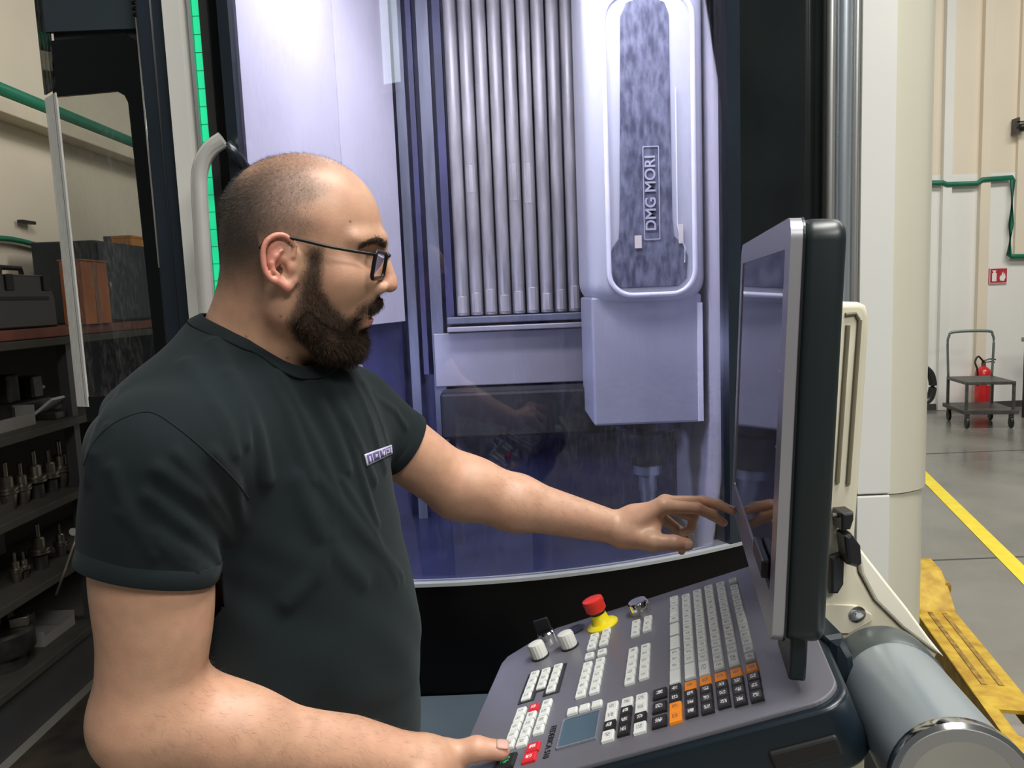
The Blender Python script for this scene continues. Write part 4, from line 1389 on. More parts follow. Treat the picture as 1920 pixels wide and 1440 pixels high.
def surface(field, lo, hi, h, n=28):
    """surface nets over the active chunks of the field."""
    lo, hi = np.array(lo, float), np.array(hi, float)
    nc = np.ceil((hi - lo) / (h * n)).astype(int)
    NG = (nc + 2) * n + 4
    ci = np.stack(np.meshgrid(*[np.arange(m) for m in nc], indexing='ij'), -1).reshape(-1, 3)
    cen = lo + (ci + .5) * n * h
    rad = n * h * math.sqrt(3) / 2
    act = np.abs(field(cen, disp=False)) < rad * 1.35 + .004
    ids, pos, quads = [], [], []
    s = n + 2
    loc = np.stack(np.meshgrid(*[np.arange(-1, n + 1)] * 3, indexing='ij'), -1).reshape(-1, 3)

    def gid(I):
        return (I[:, 0].astype(np.int64) * NG[1] + I[:, 1]) * NG[2] + I[:, 2]

    for c0, ce in zip(ci[act], cen[act]):
        base = c0 * n
        P = lo + (base + loc) * h
        d = field(P, ce, rad + 2 * h).reshape(s, s, s)
        ins = d < 0
        if ins.all() or not ins.any():
            continue
        # cell vertices
        m = s - 1
        cnt = np.zeros((m, m, m), np.int32)
        acc = np.zeros((m, m, m, 3), f32)
        for ax in range(3):
            for o1 in (0, 1):
                for o2 in (0, 1):
                    sl0, sl1 = [None] * 3, [None] * 3
                    ot = [q for q in range(3) if q != ax]
                    sl0[ax], sl1[ax] = slice(0, m), slice(1, m + 1)
                    for q, o in zip(ot, (o1, o2)):
                        sl0[q] = sl1[q] = slice(o, m + o)
                    d0, d1 = d[tuple(sl0)], d[tuple(sl1)]
                    x = ins[tuple(sl0)] != ins[tuple(sl1)]
                    t = np.where(x, d0 / np.where(x, d0 - d1, 1), 0)
                    cnt += x
                    acc[..., ax] += t
                    acc[..., ot[0]] += x * o1
                    acc[..., ot[1]] += x * o2
        cc = np.argwhere(cnt > 0)
        if not len(cc):
            continue
        p = acc[cc[:, 0], cc[:, 1], cc[:, 2]] / cnt[cc[:, 0], cc[:, 1], cc[:, 2]][:, None]
        I = base + cc      # cell index shifted by +1 (cells start at -1)
        ids.append(gid(I))
        pos.append(lo + (base + cc - 1 + p) * h)
        # faces: edges based at samples 0..n-1 (array index 1..n)
        for ax in range(3):
            a = d[1:n + 1, 1:n + 1, 1:n + 1]
            sl = [slice(1, n + 1)] * 3
            sl[ax] = slice(2, n + 2)
            i0, i1 = ins[1:n + 1, 1:n + 1, 1:n + 1], ins[tuple(sl)]
            for flip, msk in ((False, i0 & ~i1), (True, ~i0 & i1)):
                e = np.argwhere(msk)
                if not len(e):
                    continue
                E = base + e + 1
                u, v = [(1, 2), (2, 0), (0, 1)][ax]
                q = []
                for du, dv in ((-1, -1), (0, -1), (0, 0), (-1, 0)):
                    F_ = E.copy()
                    F_[:, u] += du
                    F_[:, v] += dv
                    q.append(gid(F_))
                q = np.stack(q, 1)
                quads.append(q[:, ::-1] if flip else q)
    ids, pos, quads = np.concatenate(ids), np.concatenate(pos), np.concatenate(quads)
    uq, first = np.unique(ids, return_index=True)
    V = pos[first]
    idx = np.searchsorted(uq, quads)
    idx = np.clip(idx, 0, len(uq) - 1)
    ok = (uq[idx] == quads).all(1)
    return V.astype(np.float64), idx[ok]


def smooth_mesh(V, Q, it=2, lam=.5):
    n = len(V)
    I = np.concatenate([Q[:, i] for i in range(4)] * 2)
    J = np.concatenate([Q[:, (i + 1) % 4] for i in range(4)] + [Q[:, (i + 3) % 4] for i in range(4)])
    c = np.maximum(np.bincount(I, minlength=n), 1)
    for _ in range(it):
        V = np.stack([V[:, k] + lam * (np.bincount(I, V[J, k], n) / c - V[:, k]) for k in range(3)], 1)
    return V


def vnormals(V, Q):
    n = np.cross(V[Q[:, 2]] - V[Q[:, 0]], V[Q[:, 3]] - V[Q[:, 1]])
    I = Q.T.ravel()
    N = np.stack([np.bincount(I, np.tile(n[:, k], 4), len(V)) for k in range(3)], 1)
    return N / (np.linalg.norm(N, axis=1)[:, None] + 1e-12)


def mk_np(name, V, Q, m, parent, label=None, attr=None, smooth=True, kind=None):
    """fast mesh from arrays; Q is (n,3) or (n,4)."""
    org = ORG[parent.name]
    me = bpy.data.meshes.new(name)
    k = Q.shape[1]
    me.vertices.add(len(V))
    me.vertices.foreach_set('co', (V - org).astype(f32).ravel())
    me.loops.add(len(Q) * k)
    me.loops.foreach_set('vertex_index', Q.astype(np.int32).ravel())
    me.polygons.add(len(Q))
    me.polygons.foreach_set('loop_start', np.arange(0, len(Q) * k, k, dtype=np.int32))
    me.polygons.foreach_set('loop_total', np.full(len(Q), k, dtype=np.int32))
    me.polygons.foreach_set('use_smooth', np.full(len(Q), smooth))
    me.update(calc_edges=True)
    if attr:
        for an, arr in attr.items():
            at_ = me.attributes.new(an, 'FLOAT_COLOR', 'POINT')
            c4 = np.ones((len(V), 4), f32)
            c4[:, :3] = arr
            at_.data.foreach_set('color', c4.ravel())
    me.materials.append(m)
    o = bpy.data.objects.new(name, me)
    col.objects.link(o)
    o.parent = parent
    ORG[o.name] = org
    return props(o, label, None, None, kind)


def sstep(a, b, x):
    t = np.clip((x - a) / (b - a), 0, 1)
    return t * t * (3 - 2 * t)


def poly_sd(pts, x, y):
    """signed distance to a polygon (negative inside)."""
    P = np.array(pts, float)
    d = np.full(len(x), 1e9)
    ins = np.zeros(len(x), bool)
    for i in range(len(P)):
        a, b = P[i], P[(i + 1) % len(P)]
        e = b - a
        wx, wy = x - a[0], y - a[1]
        t = np.clip((wx * e[0] + wy * e[1]) / (e @ e + 1e-12), 0, 1)
        d = np.minimum(d, np.hypot(wx - e[0] * t, wy - e[1] * t))
        c = (a[1] > y) != (b[1] > y)
        xx = a[0] + (y - a[1]) * e[0] / (e[1] if abs(e[1]) > 1e-12 else 1e-12)
        ins ^= c & (x < xx)
    return np.where(ins, -d, d)


def strands(name, roots, dirs, lens, width, m, parent, bend=None, label=None, seed=1):
    rng = np.random.default_rng(seed)
    n = len(roots)
    dirs = dirs / np.linalg.norm(dirs, axis=1)[:, None]
    r = rng.normal(size=(n, 3))
    w = np.cross(dirs, r)
    w /= np.linalg.norm(w, axis=1)[:, None]
    w *= (width * rng.uniform(.7, 1.2, n))[:, None] / 2
    mid = roots + dirs * (lens * .5)[:, None]
    d2 = dirs if bend is None else dirs + bend
    d2 = d2 / np.linalg.norm(d2, axis=1)[:, None]
    tip = mid + d2 * (lens * .5)[:, None]
    V = np.concatenate([roots - w, roots + w, mid + w * .8, mid - w * .8, tip - w * .15, tip + w * .15])
    i = np.arange(n)
    Q = np.concatenate([np.stack([i, i + n, i + 2 * n, i + 3 * n], 1), np.stack([i + 3 * n, i + 2 * n, i + 5 * n, i + 4 * n], 1)])
    return mk_np(name, V, Q, m, parent, label, kind='stuff')


# ------------------------------------------------------------------ skin and cloth materials
def skin_material():
    m = mat('skin', (0.6, 0.36, 0.25), 0.47, sss=0.12, bump=0.12, bscale=420)
    nt = m.node_tree
    b = nt.nodes['Principled BSDF']
    at_ = nt.nodes.new('ShaderNodeAttribute')
    at_.attribute_name = 'tint'
    nz = nt.nodes.new('ShaderNodeTexNoise')
    nz.inputs['Scale'].default_value = 55
    nz.inputs['Detail'].default_value = 6
    tc = nt.nodes.new('ShaderNodeTexCoord')
    nt.links.new(tc.outputs['Object'], nz.inputs['Vector'])
    mr = nt.nodes.new('ShaderNodeMapRange')
    mr.inputs['From Min'].default_value, mr.inputs['From Max'].default_value = .3, .7
    mr.inputs['To Min'].default_value, mr.inputs['To Max'].default_value = .92, 1.08
    nt.links.new(nz.outputs['Fac'], mr.inputs['Value'])
    mx = nt.nodes.new('ShaderNodeVectorMath')
    mx.operation = 'SCALE'
    nt.links.new(at_.outputs['Color'], mx.inputs[0])
    nt.links.new(mr.outputs[0], mx.inputs['Scale'])
    nt.links.new(mx.outputs[0], b.inputs['Base Color'])
    return m


m_skin = skin_material()
m_shirt = mat('dark_green_black_cotton', (0.0055, 0.0090, 0.0102), 0.95, color2=(0.0085, 0.0135, 0.0150), nscale=9, bump=0.25, bscale=1400, spec=0.2)
_b = m_shirt.node_tree.nodes['Principled BSDF']
_b.inputs['Sheen Weight'].default_value = 0.05
_b.inputs['Sheen Roughness'].default_value = 0.5
_b.inputs['Sheen Tint'].default_value = (0.7, 0.85, 0.9, 1)
m_hair = mat('dark_brown_hair', (0.020, 0.014, 0.010), 0.5, var=0.4, nscale=40)
m_beard = mat('beard_brown', (0.020, 0.012, 0.008), 0.9, var=0.4, nscale=60, spec=0.1)
m_beardh = mat('beard_strands_brown', (0.014, 0.009, 0.006), 0.6, color2=(0.042, 0.023, 0.013), nscale=90, spec=0.2)
m_armhair = mat('arm_hair_brown', (0.10, 0.06, 0.035), 0.6)
m_trou = mat('dark_work_trousers', (0.015, 0.017, 0.022), 0.9, var=0.15, nscale=20, bump=0.3, bscale=300)
m_nail = mat('fingernail', (0.50, 0.31, 0.25), 0.5, spec=0.3)

# ------------------------------------------------------------------ head frame
HO = at(530, 510, 0.92)
_v = unit(ray(560, 480))
_ex0 = unit(RT - (RT @ _v) * _v)
HY = math.radians(11)
EX = math.cos(HY) * _ex0 - math.sin(HY) * _v
EY = math.cos(HY) * _v + math.sin(HY) * _ex0
EZ = np.cross(EX, EY)
if EZ[2] < 0:
    EZ = -EZ
HAX = np.array([EX, EY, EZ])


def H(x, y, z):
    return HO + (x * EX + y * EY + z * EZ) * 1e-3


def HL(px, py, y):
    """head-local (x, z) in mm of a pixel on the sagittal plane at y."""
    P = atplane(px, py, H(0, y, 0), EY)
    q = (P - HO) * 1e3
    return q @ EX, q @ EZ


BOD = Field()
mm = 1e-3


def he(f, x, y, z, rx, ry, rz, k, sub=False, axes=None):
    f.ell(H(x, y, z), (rx * mm, ry * mm, rz * mm), HAX if axes is None else axes, k * mm, sub)


def hc(f, a, b, ra, rb, k, sub=False):
    f.cone(H(*a), H(*b), ra * mm, rb * mm, k * mm, sub)


# cranium and face
he(BOD, 26, 0, 51, 91, 71, 84, 1)
he(BOD, 5, 0, 49, 69, 75, 76, 10)
he(BOD, 58, 0, -10, 54, 56, 66, 22)
for s in (-1, 1):
    hc(BOD, (14, s * 50, -40), (68, s * 18, -82), 17, 14, 20)
    hc(BOD, (22, s * 58, 0), (14, s * 52, -42), 14, 15, 18)
    he(BOD, 74, s * 42, -8, 26, 17, 21, 20)
he(BOD, 78, 0, -83, 14, 22, 14, 14)
for s in (-1, 1):
    hc(BOD, (114, s * 9, 38), (92, s * 47, 37), 8, 7.5, 14)
    he(BOD, 116, s * 34, 17, 19, 18, 11, 12, sub=True)
    he(BOD, 88, s * 32, 16, 13.5, 14.5, 13, 4)
    hc(BOD, (101, s * 21, 24), (93, s * 45, 21), 2.6, 2.4, 3)
    hc(BOD, (99, s * 21, 5), (89, s * 45, 7), 2.6, 2.5, 6)
he(BOD, 85, 0, -44, 20, 30, 26, 16)
hc(BOD, (113, 0, 33), (125, 0, -7), 6.0, 7.6, 10)
he(BOD, 124, 0, -15.5, 10.0, 10.5, 9.0, 6)
for s in (-1, 1):
    he(BOD, 109, s * 13, -18.5, 13, 8, 8.5, 5)
    he(BOD, 117, s * 8.5, -27.5, 6.5, 4.0, 5.0, 2, sub=True)
hc(BOD, (103, 0, -26), (100, 0, -42), 7, 6, 8)
he(BOD, 96, 0, -47.5, 9, 23, 5.5, 4)
he(BOD, 91.5, 0, -60.0, 9.5, 21, 6.4, 4)
he(BOD, 104, 0, -53.6, 14, 20, 1.8, 2, sub=True)
he(BOD, 95, 0, -72, 8, 22, 5, 6, sub=True)

# ears
EARO = HL(526.5, 494.5, -84)
ear_rim = [(12.5, 8), (15.2, 19.5), (11, 26), (4.9, 31), (-2.4, 31.7), (-9.1, 28.6), (-14.6, 22.5), (-17.4, 13.4), (-17.7, 3.7), (-16.7, -6.1), (-13.4, -14), (-9.1, -18.9)]


def EP(a, b, s, o=0.0):
    return (EARO[0] + a * .95, s * (77 + (15 - a) * .40 + o), EARO[1] + b * .95)


for s in (-1, 1):
    pl = np.array([unit(EX - s * .40 * EY), unit(EY * 1.0 + s * .40 * EX), EZ])
    he(BOD, *EP(-2, 3, s, -5.0), 15.5, 3.4, 27, 4, axes=pl)
    hc(BOD, EP(12, 10, s, -9), EP(8, -18, s, -9), 7, 6, 8)
    he(BOD, *EP(0.5, -7.0, s, 2.0), 8.5, 8.6, 11.0, 3, sub=True, axes=pl)
    he(BOD, *EP(2.0, 14.5, s, 2.5), 5.5, 6.0, 8.0, 3, sub=True, axes=pl)
    rim = catmull([H(*EP(a, b, s)) for a, b in ear_rim], 3)
    for i in range(len(rim) - 1):
        r_i = (2.3 + .7 * min(1, i / 8)) * mm
        BOD.cone(rim[i], rim[i + 1], r_i, r_i, 1.2 * mm)
    hc(BOD, EP(12.5, 8, s, 0), EP(3, 2.5, s, -4), 2.2, 1.8, 2.5)
    ah = [(1, 15), (-5, 8), (-9.5, 0), (-8.5, -8), (-3, -12.5)]
    for i in range(len(ah) - 1):
        hc(BOD, EP(*ah[i], s, -1.0), EP(*ah[i + 1], s, -1.0), 2.4, 2.4, 3)
    he(BOD, *EP(9.5, -4, s, -1), 4.2, 3.2, 6.0, 4, axes=pl)
    hc(BOD, EP(-6, -19, s, -1), EP(5, -27, s, -3), 4.2, 4.6, 4)
    hc(BOD, EP(5, -27, s, -3), EP(10, -20, s, -6), 4.6, 4.5, 4)

# neck, trapezius, hidden torso core
NKB = at(487, 712, .95)
BOD.cone(H(2, 0, -24), NKB, .054, .062, .025)
BOD.cone(H(-20, 0, 12), at(472, 610, .935), .040, .050, .03)
BC = np.array([-.305, .955, 0.0])          # body axis on the floor
BF = unit([.93, -.37, 0])
BL = unit([.37, .93, 0])
BAX = np.array([BF, BL, [0, 0, 1.]])


def Bp(f, l, z):
    return BC + BF * f + BL * l + np.array([0, 0, z])


SHR, ELR, WRR = at(277, 838, .765), at(283, 1334, .772), at(775, 1432, .85)
SHL, ELL, WRL = at(662, 772, 1.10), at(862, 917, 1.19), at(1158, 990, 1.195)
BOD.cone(at(462, 664, .94), SHR + [0.02, 0.04, -.02], .046, .030, .03)
BOD.cone(at(500, 680, .98), SHL + [-.01, -.03, -.01], .04, .030, .03)
BOD.ell(Bp(.01, .01, 1.24), (.09, .12, .18), BAX, .02)
BOD.ell(Bp(.01, .01, 1.02), (.10, .125, .22), BAX, .02)
# right arm
m1 = ELR + (WRR - ELR) * .33
BOD.cone(SHR + [.01, 0, -.02], ELR, .054, .054, .02)
BOD.ell(SHR * .50 + ELR * .50 + np.array([.004, -.002, 0]), (.0595, .056, .13), None, .008)
BOD.chain([ELR, m1, WRR], [.055, .051, .031], .02)
BOD.ell(ELR + [-.012, 0, -.012], (.046, .046, .05), None, .02)
# left arm
m2 = ELL + (WRL - ELL) * .35
BOD.cone(SHL, ELL, .052, .046, .02)
BOD.chain([ELL, m2, WRL], [.046, .0425, .0255], .02)
BOD.ell(ELL + [.015, -.012, .012], (.05, .04, .036), None, .03)


# ---- left hand (touching the screen)
def hand_chain(pts, rs, k=.0035):
    BOD.chain([np.array(p) for p in pts], rs, k)


scr = atplane(1382, 958, S0, Ns)
YM = scr[1]
TIPM = scr + Ns * .0075
wr = WRL
mc = {'i': at(1243, 949, 1.180), 'm': at(1247, 942, 1.202), 'r': at(1243, 950, 1.222), 'p': at(1233, 964, 1.238)}
BOD.ell(at(1195, 975, 1.20), (.036, .030, .026), None, .012)
for q, r0 in (('i', .0125), ('m', .0125), ('r', .012), ('p', .011)):
    BOD.cone(wr + np.array([.008, {'i': -.012, 'm': -.004, 'r': .006, 'p': .012}[q], .0]), mc[q], .0165, r0, .012)
pipm = at(1318, 940, 1.222)
dipm = pipm + (TIPM - pipm) * .55 + np.array([0, 0, .003])
hand_chain([mc['m'], pipm], [.0112, .0090], .006)
hand_chain([pipm, dipm, TIPM], [.0090, .0080, .0068])
pipi, tipi = at(1307, 953, 1.186), at(1356, 980, 1.203)
dipi = pipi * .45 + tipi * .55 + np.array([0, 0, .0025])
hand_chain([mc['i'], pipi], [.0112, .0092], .006)
hand_chain([pipi, dipi, tipi], [.0092, .0082, .0070])
pipr, dipr, tipr = at(1300, 968, 1.236), at(1296, 990, 1.236), at(1276, 1002, 1.226)
hand_chain([mc['r'], pipr], [.0105, .0088], .006)
hand_chain([pipr, dipr, tipr], [.0088, .0078, .0066])
pipp, dipp, tipp = at(1284, 1002, 1.246), at(1284, 1022, 1.242), at(1278, 1034, 1.232)
hand_chain([mc['p'], pipp], [.0098, .0078], .006)
hand_chain([pipp, dipp, tipp], [.0078, .0068, .0060])
# thumb
cmc, tmc, tip_, ttip = at(1178, 1004, 1.183), at(1222, 1016, 1.160), at(1264, 1018, 1.152), at(1288, 1021, 1.156)
BOD.chain([wr + np.array([.002, -.010, -.010]), cmc, tmc], [.018, .0185, .0150], .012)
BOD.cone(tmc, at(1228, 980, 1.185), .010, .012, .012)
hand_chain([tmc, tip_, ttip], [.0140, .0118, .0098], .005)

# ---- right hand on the console's near left corner
TT = atplane(938, 1407, P0 + Nd * .0155, Nd)
tb_ = at(838, 1418, .868)
tI = tb_ + (TT - tb_) * .56 + np.array([0, 0, .006])
BOD.chain([WRR, at(812, 1428, .858), tb_], [.029, .026, .0185], .014)
hand_chain([tb_, tI, TT], [.0165, .0135, .0118], .006)
rk = [at(866, 1470, .862), at(858, 1490, .85), at(848, 1508, .838), at(836, 1522, .826)]
for i, q in enumerate(rk):
    BOD.cone(WRR + np.array([.01, -.012 * (i - 1), -.004 * i]), q, .020, .0125 - .0006 * i, .014)
    e1 = q + np.array([.034, .012, -.018])
    e2 = e1 + np.array([.012, .012, -.026])
    e3 = e2 + np.array([-.004, .010, -.020])
    hand_chain([q, e1], [.0112, .0098], .005)
    hand_chain([e1, e2, e3], [.0095, .0085, .0072])

V, Q = surface(BOD, (-.50, .62, .76), (.42, 1.34, 1.74), .0018)
V = smooth_mesh(V, Q, 2, .35)
N = vnormals(V, Q)

# ------------------------------------------------------------------ colour of the skin by body region
hx, hy, hz = ((V - HO) @ EX) * 1e3, ((V - HO) @ EY) * 1e3, ((V - HO) @ EZ) * 1e3
rng = np.random.default_rng(3)
is_head = (hz > -135) & (np.abs(hy) < 110) & (hx > -110) & (hx < 160) & (V[:, 2] > 1.40)
base = np.array([0.50, 0.292, 0.190])
tint = np.tile(base, (len(V), 1))


def mixc(mask, c):
    global tint
    m_ = np.clip(mask, 0, 1)[:, None]
    tint = tint * (1 - m_) + np.array(c) * m_


blotch = np.sin(V[:, 0] * 61 + 2 * np.sin(V[:, 2] * 43)) * np.sin(V[:, 2] * 57 + V[:, 1] * 39)
mixc(.10 + .10 * blotch, (0.54, 0.23, 0.155))
cyl_r = np.exp(-(((hx - 126) / 14) ** 2 + ((hz + 14) / 14) ** 2 + (hy / 18) ** 2)) * is_head
mixc(cyl_r * .35, (0.60, 0.25, 0.19))
ear_m = is_head * sstep(76, 84, np.abs(hy)) * sstep(42, 30, np.hypot(hx - EARO[0], hz - EARO[1]))
mixc(ear_m * .6, (0.58, 0.19, 0.15))
lip = is_head * np.exp(-(((hz + 54.5) / 8) ** 2) ** 2) * sstep(23, 17, np.abs(hy)) * sstep(92, 97, hx)
mixc(lip * .9, (0.60, 0.20, 0.19))
# short hair: density over the scalp
behind = np.where(hx > -8, sstep(14, 52, hz), sstep(-40, 36, hz))
front = 58 + .20 * np.maximum(hz - 60, 0) + 7 * np.sin(hz * .16) 
dens = sstep(front + 8, front - 30, hx) * behind
top = sstep(104, 126, hz) * sstep(110, 84, hx)
dens = np.maximum(dens * (1 - .30 * top), .50 * top * sstep(40, 22, np.abs(hy)))
dens *= 1 - .60 * np.exp(-(((hx + 30) / 22) ** 2 + ((hz - 116) / 17) ** 2))
dens *= .58 + .42 * sstep(45, -25, hx)
dens *= is_head * (1 - np.clip(ear_m * 4, 0, 1))
sb = is_head * sstep(66, 60, hx) * sstep(20, 30, hx) * sstep(-10, 10, hz) * sstep(52, 40, hz) * sstep(60, 66, np.abs(hy)) * .0
mixc(dens * .90, (0.045, 0.037, 0.034))
# beard area
bp_px = [(577, 462, -75), (603, 462, -74), (600, 540, -70), (620, 573, -62), (647, 598, -52), (664, 590, -38), (676, 574, -30), (700, 560, -14), (720, 553, 0), (722, 574, 0),
         (697, 580, -12), (682, 594, -22), (676, 612, -24), (694, 616, 0), (704, 640, 0), (702, 668, 0), (680, 694, 0), (640, 697, -30), (590, 677, -50), (546, 640, -60), (538, 605, -66), (554, 560, -72), (568, 510, -75)]
bpoly = [HL(*q) for q in bp_px]
bsd = poly_sd(bpoly, hx, hz)
bm_ = is_head * sstep(5, -6, bsd) * (hz < 45)
mixc(bm_ * .82, (0.040, 0.026, 0.018))
stub = is_head * sstep(14, 0, bsd) * (hz < 20) * (hx > 0)
mixc(stub * .12, (0.12, 0.08, 0.06))
# fingertips and knuckles slightly redder
for p, r in ((TIPM, .012), (tipi, .013), (ttip, .012), (TT, .013), (pipi, .012), (pipm, .012)):
    mixc(np.exp(-(np.linalg.norm(V - p, axis=1) / r) ** 2) * .45, (0.62, 0.24, 0.18))
for px_, py_, r_ in ((660, 415, .0014), (523, 595, .0014), (541, 674, .0016), (458, 632, .0013), (476, 690, .0012)):
    d_ = unit(ray(px_, py_))
    q_ = V - CAM
    t_ = q_ @ d_
    off = np.linalg.norm(q_ - t_[:, None] * d_, axis=1)
    c_ = np.flatnonzero(off < .0025)
    if len(c_):
        p_ = V[c_[np.argmin(t_[c_])]]
        mixc(np.exp(-(np.linalg.norm(V - p_, axis=1) / r_) ** 2), (0.13, 0.07, 0.05))
tint = np.clip(tint, 0, 1)

man = thing('person', (BC[0], BC[1], 0), 'person in dark t-shirt and glasses touching the console screen', 'person')
body = mk_np('body', V, Q, m_skin, man, 'skin of face, neck and bare arms', {'tint': tint})

# moles on cheek and neck are colour only: added through small dark beads flush with the skin
# ------------------------------------------------------------------ hair strands
ih = np.repeat(np.flatnonzero(dens > .06), 4)
pick = ih[rng.random(len(ih)) < dens[ih] ** 1.2 * .85]


def jitter(i, r):
    j = rng.normal(size=(len(i), 3)) * r
    return V[i] + j - N[i] * (j * N[i]).sum(1)[:, None]


nn = N[pick]
comb = -EX * .30 - EZ * .50
hd_ = nn * .50 + comb + rng.normal(size=nn.shape) * .25
ln = (.0016 + .0030 * sstep(20, 90, hz[pick])) * rng.uniform(.6, 1.3, len(pick))
strands('short_hair', jitter(pick, .0008) - nn * .0003, hd_, ln, .00013, m_hair, man, None, 'closely cropped dark hair with thinning crown', 4)

# beard volume and strands
BRD = Field()
for s in (-1, 1):
    hc(BRD, (32, s * 51, -38), (34, s * 52, -56), 4, 8.5, 6)
    hc(BRD, (34, s * 52, -56), (54, s * 42, -80), 8.5, 15, 22)
    hc(BRD, (54, s * 42, -80), (70, s * 20, -86), 15, 17, 14)
    hc(BRD, (107, s * 4, -37), (100, s * 16, -41), 8.5, 8.5, 5)
    hc(BRD, (100, s * 16, -41), (86, s * 28, -53), 8.5, 6.0, 5)
    hc(BRD, (82, s * 28, -60), (70, s * 26, -80), 2.5, 10, 8)
he(BRD, 74, 0, -88, 21, 28, 20, 12)
hc(BRD, (90, 0, -71), (88, 0, -82), 5.5, 8, 8)


def bdisp(P):
    q = (P.astype(float) - HO) * 1e3
    x, y, z = q @ EX, q @ EY, q @ EZ
    return (.0012 * np.sin(x * .55 + 1.3 * np.sin(z * .11)) * np.sin(y * .6 + np.sin(z * .2)) + .0008 * np.sin(x * 1.1 + y * .9 + z * .25))


BRD.disp = bdisp
Vb, Qb = surface(BRD, HO + np.array([-.10, -.13, -.17]), HO + np.array([.20, .15, .05]), .0022, 20)
Vb = smooth_mesh(Vb, Qb, 1, .4)
Nb = vnormals(Vb, Qb)
beard = mk_np('beard', Vb, Qb, m_beard, man, 'full dark brown beard and moustache')
bx_, by_, bz_ = ((Vb - HO) @ EX) * 1e3, ((Vb - HO) @ EY) * 1e3, ((Vb - HO) @ EZ) * 1e3
reps = 3
idx = np.repeat(np.arange(len(Vb)), reps)
idx = idx[rng.random(len(idx)) < .95]
jit = rng.normal(size=(len(idx), 3)) * .0011
down = -EZ * .55 + EX * .05
must = (bz_[idx] > -56) & (bx_[idx] > 80)
dirs = Nb[idx] * .55 + down + rng.normal(size=(len(idx), 3)) * .33
dirs[must] = Nb[idx][must] * .2 - EZ * .5 + np.sign(by_[idx][must])[:, None] * EY * .45 + rng.normal(size=(must.sum(), 3)) * .25
ln = np.where(must, .005, .006 + .004 * sstep(-50, -100, bz_[idx])) * rng.uniform(.6, 1.25, len(idx))
strands('beard_hairs', Vb[idx] + jit - Nb[idx] * .001, dirs, ln, .00022, m_beardh, beard, rng.normal(size=(len(idx), 3)) * .5 - EZ * .3, None, 5)
# hairs growing from the skin at the beard edge
ib = np.repeat(np.flatnonzero(is_head & (bsd < 5) & (hz < 42)), 3)
ib = ib[rng.random(len(ib)) < sstep(6, -5, bsd[ib]) * .75]
dirs = N[ib] * .35 - EZ * .7 + EX * .12 + rng.normal(size=(len(ib), 3)) * .3
strands('beard_hairs', jitter(ib, .0008) - N[ib] * .0004, dirs, (.004 + .005 * sstep(0, -12, bsd[ib])) * rng.uniform(.6, 1.2, len(ib)), .00019, m_beardh, beard, rng.normal(size=(len(ib), 3)) * .4, None, 6)
# eyebrows
for s in (-1, 1):
    path = []
    for px_, py_, y_, d_ in ((727, 459, -10, 8), (710, 451, -26, 8), (694, 453, -37, 8), (677, 460, -46, 8)):
        x_, z_ = HL(px_, py_, y_)
        c_ = H(x_, s * abs(y_), z_)
        path.append(V[np.argmin(((V - c_) ** 2).sum(1))])
    path = np.array(path)
    pc = np.array(catmull(path, 10))
    dmin = np.full(len(V), 1.0)
    for a, b in zip(pc[:-1], pc[1:]):
        t = np.clip(((V - a) @ (b - a)) / ((b - a) @ (b - a)), 0, 1)
        dmin = np.minimum(dmin, np.linalg.norm(V - (a + t[:, None] * (b - a)), axis=1))
    ie = np.flatnonzero(dmin < .0040)
    ie = np.repeat(ie, 7)
    ie = ie[rng.random(len(ie)) < .8]
    dirs = N[ie] * .35 - EX * .45 + s * EY * .8 + EZ * .1 + rng.normal(size=(len(ie), 3)) * .2
    strands('eyebrow', V[ie] - N[ie] * .0004 + rng.normal(size=(len(ie), 3)) * .0005, dirs, .007 * rng.uniform(.6, 1.2, len(ie)), .00030, m_hair, man, None, None, 7)
# fine hair on the forearms
for a, b, r, nm in ((ELR, WRR, .065, 'r'), (ELL, WRL, .055, 'l')):
    t = ((V - a) @ (b - a)) / ((b - a) @ (b - a))
    dd_ = np.linalg.norm(V - (a + np.clip(t, 0, 1)[:, None] * (b - a)), axis=1)
    ia = np.flatnonzero((t > -.02) & (t < 1.05) & (dd_ < r))
    ia = ia[rng.random(len(ia)) < .085 * (.4 + .6 * (N[ia, 2] > -.2))]
    ud = unit(b - a)
    dirs = N[ia] * .30 + ud * .6 + np.array([0, 0, -.35]) + rng.normal(size=(len(ia), 3)) * .35
    strands('arm_hair', V[ia], dirs, .011 * rng.uniform(.5, 1.2, len(ia)), .00013, m_armhair, man, rng.normal(size=(len(ia), 3)) * .5, None, 8)


# fingernails
def nail(c, along, out, L, Wn, name='fingernail'):
    along, out = unit(along), unit(out)
    out = unit(out - along * (along @ out))
    sd_ = np.cross(along, out)
    Vn, Fn = [], []
    nu, nv = 7, 7
    for i in range(nu):
        for j in range(nv):
            u, v = i / (nu - 1) * 2 - 1, j / (nv - 1) * 2 - 1
            wv = Wn * (1 - .25 * max(0, abs(u) - .5) ** 1.5 * 2)
            Vn.append(c + along * u * L + sd_ * v * wv + out * (.0012 * (1 - v * v) * 1.2 - .0006 * u * u))
    for i in range(nu - 1):
        for j in range(nv - 1):
            Fn.append([i * nv + j, (i + 1) * nv + j, (i + 1) * nv + j + 1, i * nv + j + 1])
    o = mk(name, (Vn, Fn), m_nail, man, smooth=True)
    md = o.modifiers.new('thickness', 'SOLIDIFY')
    md.thickness = .0006
    md.offset = 0
    return o


